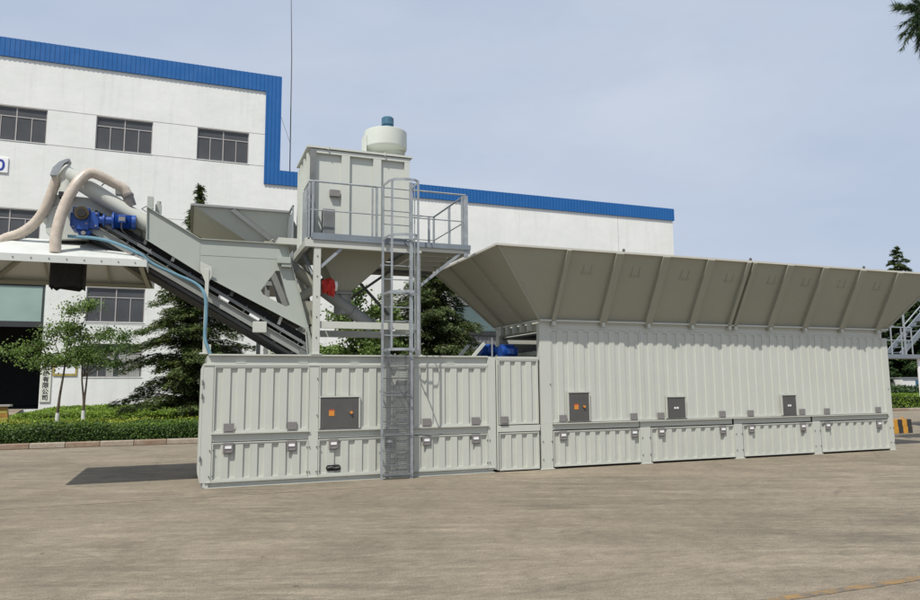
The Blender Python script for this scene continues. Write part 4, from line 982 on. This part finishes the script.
# screw from the cone down to the container
s2 = empty('screw_conveyor', (3.0, 15.7, 3.4), 'dark grey feed screw crossing under the silo cone', 'screw conveyor')
s = MB(); s.cyl((1.95, 15.6, 4.55), (3.85, 15.6, 3.22), .14, 22); s.build('tube', 'dark_side_paint', s2, smooth=True)
s = MB(); p, q = V((1.95, 15.6, 4.55)), V((3.85, 15.6, 3.22)); dd = (q-p).normalized()
for L in (.05, .9, 1.75, 2.25): s.cyl(p+dd*L, p+dd*(L+.03), .18, 22)
s.split('flange', 'dark_side_paint', s2)
s = MB(); s.cyl((2.1, 15.2, 4.35), (2.6, 15.2, 3.9), .11, 18); s.cyl((2.15, 15.2, 3.75), (2.55, 15.2, 4.05), .10, 18); s.box(2.2, 2.5, 15.1, 15.3, 3.2, 3.7); s.cyl((2.45, 15.3, 2.9), (2.45, 15.3, 3.6), .08, 14); s.build('pipework', 'plant_paint_shaded', s2, smooth=True)
# red cloth wrapped motor
s = MB(); vs = []
for i in range(9):
    for k in range(14):
        a = 2*PI*k/14; r_ = .15+.022*math.sin(3*a+i*1.3)+.012*math.sin(7*a-i); x = 2.60+.24*i/8
        z = 4.02+r_*math.sin(a)*1.0-.03*math.sin(i); vs.append((x, 14.95+r_*math.cos(a), z-(.07 if math.sin(a) < -.5 and i > 3 else 0)))
s.v = vs; s.f = [(i*14+k, i*14+(k+1) % 14, (i+1)*14+(k+1) % 14, (i+1)*14+k) for i in range(8) for k in range(14)]+[tuple(range(13, -1, -1)), tuple(8*14+k for k in range(14))]
rm = empty('wrapped_motor', (2.8, 14.95, 3.8), 'motor wrapped in bright red cloth under the silo cone', 'motor')
s.build('red_cloth', 'red_cloth', rm, smooth=False)
MB().cyl((2.845, 14.95, 4.02), (2.90, 14.95, 4.02), .11, 18).build('end_shield', 'white_plate', rm, smooth=True)
# rear feed hopper
fh = empty('feed_hopper', (1.2, 18, 4.2), 'small grey slanted feed hopper behind the trough, above the cedar', 'hopper')
T_ = [(-.04, 16.9, 6.02), (2.12, 16.9, 6.02), (2.12, 20.0, 6.02), (-.04, 20.0, 6.02)]; Bm = [(1.60, 17.25, 5.08), (2.75, 17.25, 5.08), (2.75, 19.6, 5.08), (1.60, 19.6, 5.08)]
s = MB()
for i in range(4):
    j = (i+1) % 4; q = [V(Bm[i]), V(Bm[j]), V(T_[j]), V(T_[i])]; nn = (q[1]-q[0]).cross(q[3]-q[0]).normalized(); nn = nn if nn.dot(V((1.3, 18.4, 5.9))-q[0]) > 0 else -nn; s.slab(q, nn*.01)
s.build('shell', 'plant_paint', fh)
s = MB(); s.beam((-.06, 16.87, 6.03), (2.15, 16.87, 6.03), (0, .07, 0), (0, 0, .05)); s.beam((-.06, 16.87, 6.03), (-.06, 20.03, 6.03), (.07, 0, 0), (0, 0, .05)); s.build('rim', 'dark_side_paint', fh)
s = MB(); nn = V((0, -.94, -.35)).normalized(); s.beam(V((.82, 16.9, 6.0))+nn*.04, V((2.18, 17.24, 5.10))+nn*.04, V((.09, 0, .05)), nn*.08); s.build('rib', 'dark_side_paint', fh)
s = MB(); s.box(1.65, 2.7, 17.3, 19.5, 4.3, 5.07); 
for x, y in ((1.7, 17.4), (2.6, 17.4), (1.7, 19.4), (2.6, 19.4)): s.box(x-.05, x+.05, y-.05, y+.05, 0, 4.3)
s.build('stand', 'dark_side_paint', fh)
s = MB(); s.box(1.55, 1.75, 16.9, 17.0, 5.12, 5.3); s.tube([(1.6, 16.95, 5.2), (1.75, 16.9, 5.35), (1.95, 16.95, 5.2)], .02, 6); s.split('fitting', 'plant_paint_shaded', fh)

# ------------------------------------------------------------------ loading hood, chute, hoses
hd = empty('loading_hood', (-2.35, 15.9, 4.2), 'white hipped sheet-metal loading hood at the far left end of the plant', 'hood')
hx0, hx1, hy0, hy1, hz = -3.95, -.82, 14.25, 17.4, 4.25; tx0, tx1, ty0, ty1, tz = -3.0, -1.72, 15.6, 16.3, 4.80
Bq = [(hx0, hy0, hz), (hx1, hy0, hz), (hx1, hy1, hz), (hx0, hy1, hz)]; Tq = [(tx0, ty0, tz), (tx1, ty0, tz), (tx1, ty1, tz), (tx0, ty1, tz)]
s = MB()
for i in range(4): j = (i+1) % 4; s.slab([Bq[i], Bq[j], Tq[j], Tq[i]], (0, 0, -.012))
s.slab(Tq, (0, 0, -.012)); s.build('roof_sheet', 'hood_white', hd)
s = MB(); s.box(hx0, hx1, hy0-.02, hy0-.001, hz-.12, hz+.012); s.box(hx0, hx1, hy1+.001, hy1+.02, hz-.12, hz+.012); s.box(hx0-.02, hx0-.001, hy0-.02, hy1+.02, hz-.12, hz+.011); s.box(hx1+.001, hx1+.02, hy0-.02, hy1+.02, hz-.12, hz+.011); s.split('fascia', 'hood_white', hd)
s = MB(); x = hx0+.15
while x < hx1: s.cyl((x, hy0-.03, hz-.05), (x, hy0-.02, hz-.05), .013, 8); x += .28
s.build('bolts', 'latch_grey', hd)
s = MB()
for xa, xb in ((tx0, hx0+.05), (tx1, hx1-.05)):
    s.bar((xa, ty0, tz-.06), (xb, hy0+.05, hz-.06), .07, .05); s.bar((xa, ty1, tz-.06), (xb, hy1-.05, hz-.06), .07, .05)
for x in (-2.9, -1.7): s.bar((max(tx0, min(tx1, x)), ty1, tz-.06), (x, hy1-.05, hz-.06), .035, .03)
s.box(hx0+.05, hx1-.05, hy1-.12, hy1-.04, hz-.13, hz-.06); s.box(hx1-.12, hx1-.04, hy0+.05, hy1-.121, hz-.13, hz-.06); s.split('inner_rib', 'plant_paint_shaded', hd)
s = MB(); e0 = V((-1.35, 15.58, 4.79)); e1 = V((-.84, 14.45, 4.31))
for k in range(9): p = V((tx1, ty0, tz)).lerp(V((hx1, hy0, hz)), (k+.5)/9); s.cyl(p+V((0, 0, .01)), p+V((0, 0, .03)), .014, 8)
s.bar(V((tx1, ty0, tz+.01)), V((hx1, hy0, hz+.01)), .05, .015); s.build('hip_strip', 'latch_grey', hd)
ch = MB(); n = 24; vs = []
for r_ in range(2):
    for k in range(n):
        a = 2*PI*k/n; ca, sa = math.cos(a), math.sin(a); sq = lambda c_: math.copysign(abs(c_)**.4, c_)
        vs.append((-2.28+.30*sq(ca), 15.6+.30*sq(sa), 4.75 if r_ else 3.84+.025*math.sin(k*2.1)))
ch.v = vs; ch.f = [(k, (k+1) % n, n+(k+1) % n, n+k) for k in range(n)]
c_o = ch.build('rubber_chute', 'black_rubber', origin=(-2.28, 15.6, 3.85)); tag(c_o, 'black square rubber chute hanging under the white loading hood', 'chute')
def hose(name, pts, r, mat, label, ribs=True, cat='hose', n=14):
    P_ = smooth_path(pts, n)
    if ribs:
        L = sum((b_-a).length for a, b_ in zip(P_, P_[1:])); m = int(L/.034); Q = []; acc = 0; seg = L/m; i = 0; d = 0
        cum = [0]
        for a, b_ in zip(P_, P_[1:]): cum.append(cum[-1]+(b_-a).length)
        for k in range(m+1):
            t = min(k*seg, L-1e-6)
            while cum[i+1] < t: i += 1
            Q.append(P_[i].lerp(P_[i+1], (t-cum[i])/(cum[i+1]-cum[i])))
        s = MB().tube(Q, [r*(1+.03*(1 if k % 2 else -1)) for k in range(len(Q))], 18)
    else: s = MB().tube(P_, r, 10)
    o = s.build(name, mat, origin=pts[-1], smooth=True); tag(o, label, cat); return o
hA = hose('duct_hose', [(-2.36, 14.55, 4.36), (-2.36, 14.55, 4.70), (-2.29, 14.6, 5.17), (-2.15, 14.65, 5.60), (-2.03, 14.7, 5.83), (-1.93, 14.75, 5.95), (-1.80, 14.78, 5.97), (-1.55, 14.85, 5.87), (-1.32, 14.9, 5.76), (-1.23, 14.92, 5.62)], .098, 'duct_hose', 'beige ribbed hose looping over the blue gearbox down onto the hood')
s = MB(); s.cyl((-1.24, 14.92, 5.64), (-1.17, 14.97, 5.44), .10, 16); s.cyl((-1.245, 14.92, 5.66), (-1.235, 14.92, 5.62), .112, 16); tag(s.build('hose_coupling', 'latch_grey', origin=(-1.2, 15.1, 5.55), smooth=True), 'grey coupling where the looping hose meets the inclined tube', 'coupling')
hB = hose('duct_hose', [(-2.47, 15.0, 5.93), (-2.55, 15.05, 5.65), (-2.66, 15.1, 5.30), (-2.84, 15.2, 5.02), (-3.08, 15.3, 4.83), (-3.36, 15.4, 4.72), (-3.60, 15.5, 4.52)], .092, 'duct_hose', 'beige ribbed hose curving from the tube end down to the left edge')
hose('duct_hose', [(-1.95, 15.95, 6.0), (-1.88, 15.95, 5.7), (-1.86, 15.9, 5.5)], .07, 'duct_hose', 'short beige hose piece standing behind the looping hose', n=6)
hose('water_hose', [(-2.2, 14.75, 4.72), (-1.75, 14.68, 4.70), (-1.40, 14.62, 4.62), (-.95, 14.55, 4.42), (-.70, 14.58, 4.24), (-.30, 14.62, 4.07), (.08, 14.62, 3.90), (.24, 14.56, 3.68), (.28, 14.54, 3.3), (.27, 14.54, 2.9), (.31, 14.52, 2.7), (.38, 14.52, 2.54)], .032, 'blue_hose', 'pale blue water hose running down the conveyor to the container', False, n=8)

# ------------------------------------------------------------------ right edge: barrier, second walkway
br = empty('concrete_barrier', (24.9, 19.1, 0), 'low yellow and black striped concrete barrier right of the plant', 'barrier')
for r_ in range(2):
    x = 24.0; k = 0
    a_, b_2 = MB(), MB()
    while x < 25.1:
        w_ = .24; (a_ if k % 2 else b_2).box(x, x+w_, 18.9+.02*r_, 19.35-.02*r_, .0+.26*r_, .255+.25*r_); x += w_; k = k+1
    a_.split('yellow_block', 'hazard_yellow', br, bevel=.01); b_2.split('black_block', 'hazard_black', br, bevel=.01)
s = MB()
for x in (24.2, 24.9): s.tube([(x, 19.1, .5), (x, 19.1, .58), (x+.12, 19.1, .58), (x+.12, 19.1, .5)], .015, 6)
s.split('lifting_eye', 'hazard_yellow', br)
wk = empty('stair_platform', (28.5, 21.5, 0), 'grey steel stair platform with railings behind the right end of the plant', 'walkway')
s = MB(); s.box(27.9, 33.0, 21.0, 22.0, 2.86, 3.02); s.build('deck', 'deck_grey', wk)
s = MB()
for x in (28.55, 29.15, 29.75): s.cyl((x, 21.05, 3.02), (x, 21.05, 4.15), .03, 8)
s.cyl((29.35, 21.05, 3.02), (29.35, 21.05, 5.1), .045, 8)
for z in (4.15, 3.60): s.cyl((27.9, 21.05, z), (29.75, 21.05, z), .025, 8); s.cyl((27.9, 21.95, z), (27.9, 21.05, z), .025, 8)
s.cyl((29.3, 21.05, 4.9), (31.5, 21.05, 6.6), .03, 8); s.cyl((29.3, 21.05, 4.2), (31.5, 21.05, 5.9), .025, 8)
s.build('rail', 'galvanised', wk, smooth=True)
s = MB(); s.beam((29.1, 21.1, 3.0), (32.0, 21.1, 5.2), (0, .06, 0), (-.12, 0, .18)); s.beam((29.1, 21.8, 3.0), (32.0, 21.8, 5.2), (0, .06, 0), (-.12, 0, .18))
for k in range(9): s.box(29.2+.31*k, 29.45+.31*k, 21.13, 21.77, 3.1+.235*k, 3.13+.235*k)
s.build('stair', 'deck_grey', wk)
s = MB()
for x, y in ((31.5, 21.2), (31.5, 21.8), (32.8, 21.2)): s.box(x-.06, x+.06, y-.06, y+.06, 0, 2.86)
s.split('leg', 'plant_paint', wk)
pn = empty('printed_panel', (30.6, 21.3, 1.3), 'white printed panel with red patch hanging under the right stair platform', 'sign')
MB().box(30.15, 31.2, 21.15, 21.2, 1.25, 2.86).build('sheet', 'white_plate', pn); MB().box(30.3, 30.6, 21.14, 21.149, 1.75, 2.15).build('red_patch', 'red_label', pn)

for o in (wk, pn): o.location.x -= 1.3
ht = empty('garden_hut', (53.5, 39.6, .1), 'low white hut with grey flat roof behind the dark hedge at far right', 'hut')
MB().box(52.0, 54.2, 39.5, 40.5, .1, 2.15).build('wall', 'white_wall', ht); MB().box(51.95, 54.25, 39.4, 40.6, 2.15, 2.22).build('roof', 'roof_grey', ht); MB().box(53.4, 53.9, 39.47, 39.499, .1, 2.0).build('door', 'motor_teal', ht)
rnd = random.Random(5); s = MB()
for k in range(80):
    x, y = rnd.uniform(-3, 19), rnd.uniform(4.5, 14.0); r_ = rnd.uniform(.003, .009); n0 = len(s.v)
    s.v += [(x+r_*math.cos(a)*rnd.uniform(.6, 1.6), y+r_*math.sin(a), .001) for a in (0, 1.3, 2.5, 3.8, 5)]+[(x, y, r_*.8)]
    s.f += [(n0+i, n0+(i+1) % 5, n0+5) for i in range(5)]
tag(s.build('grit', 'soil'), kind='stuff')
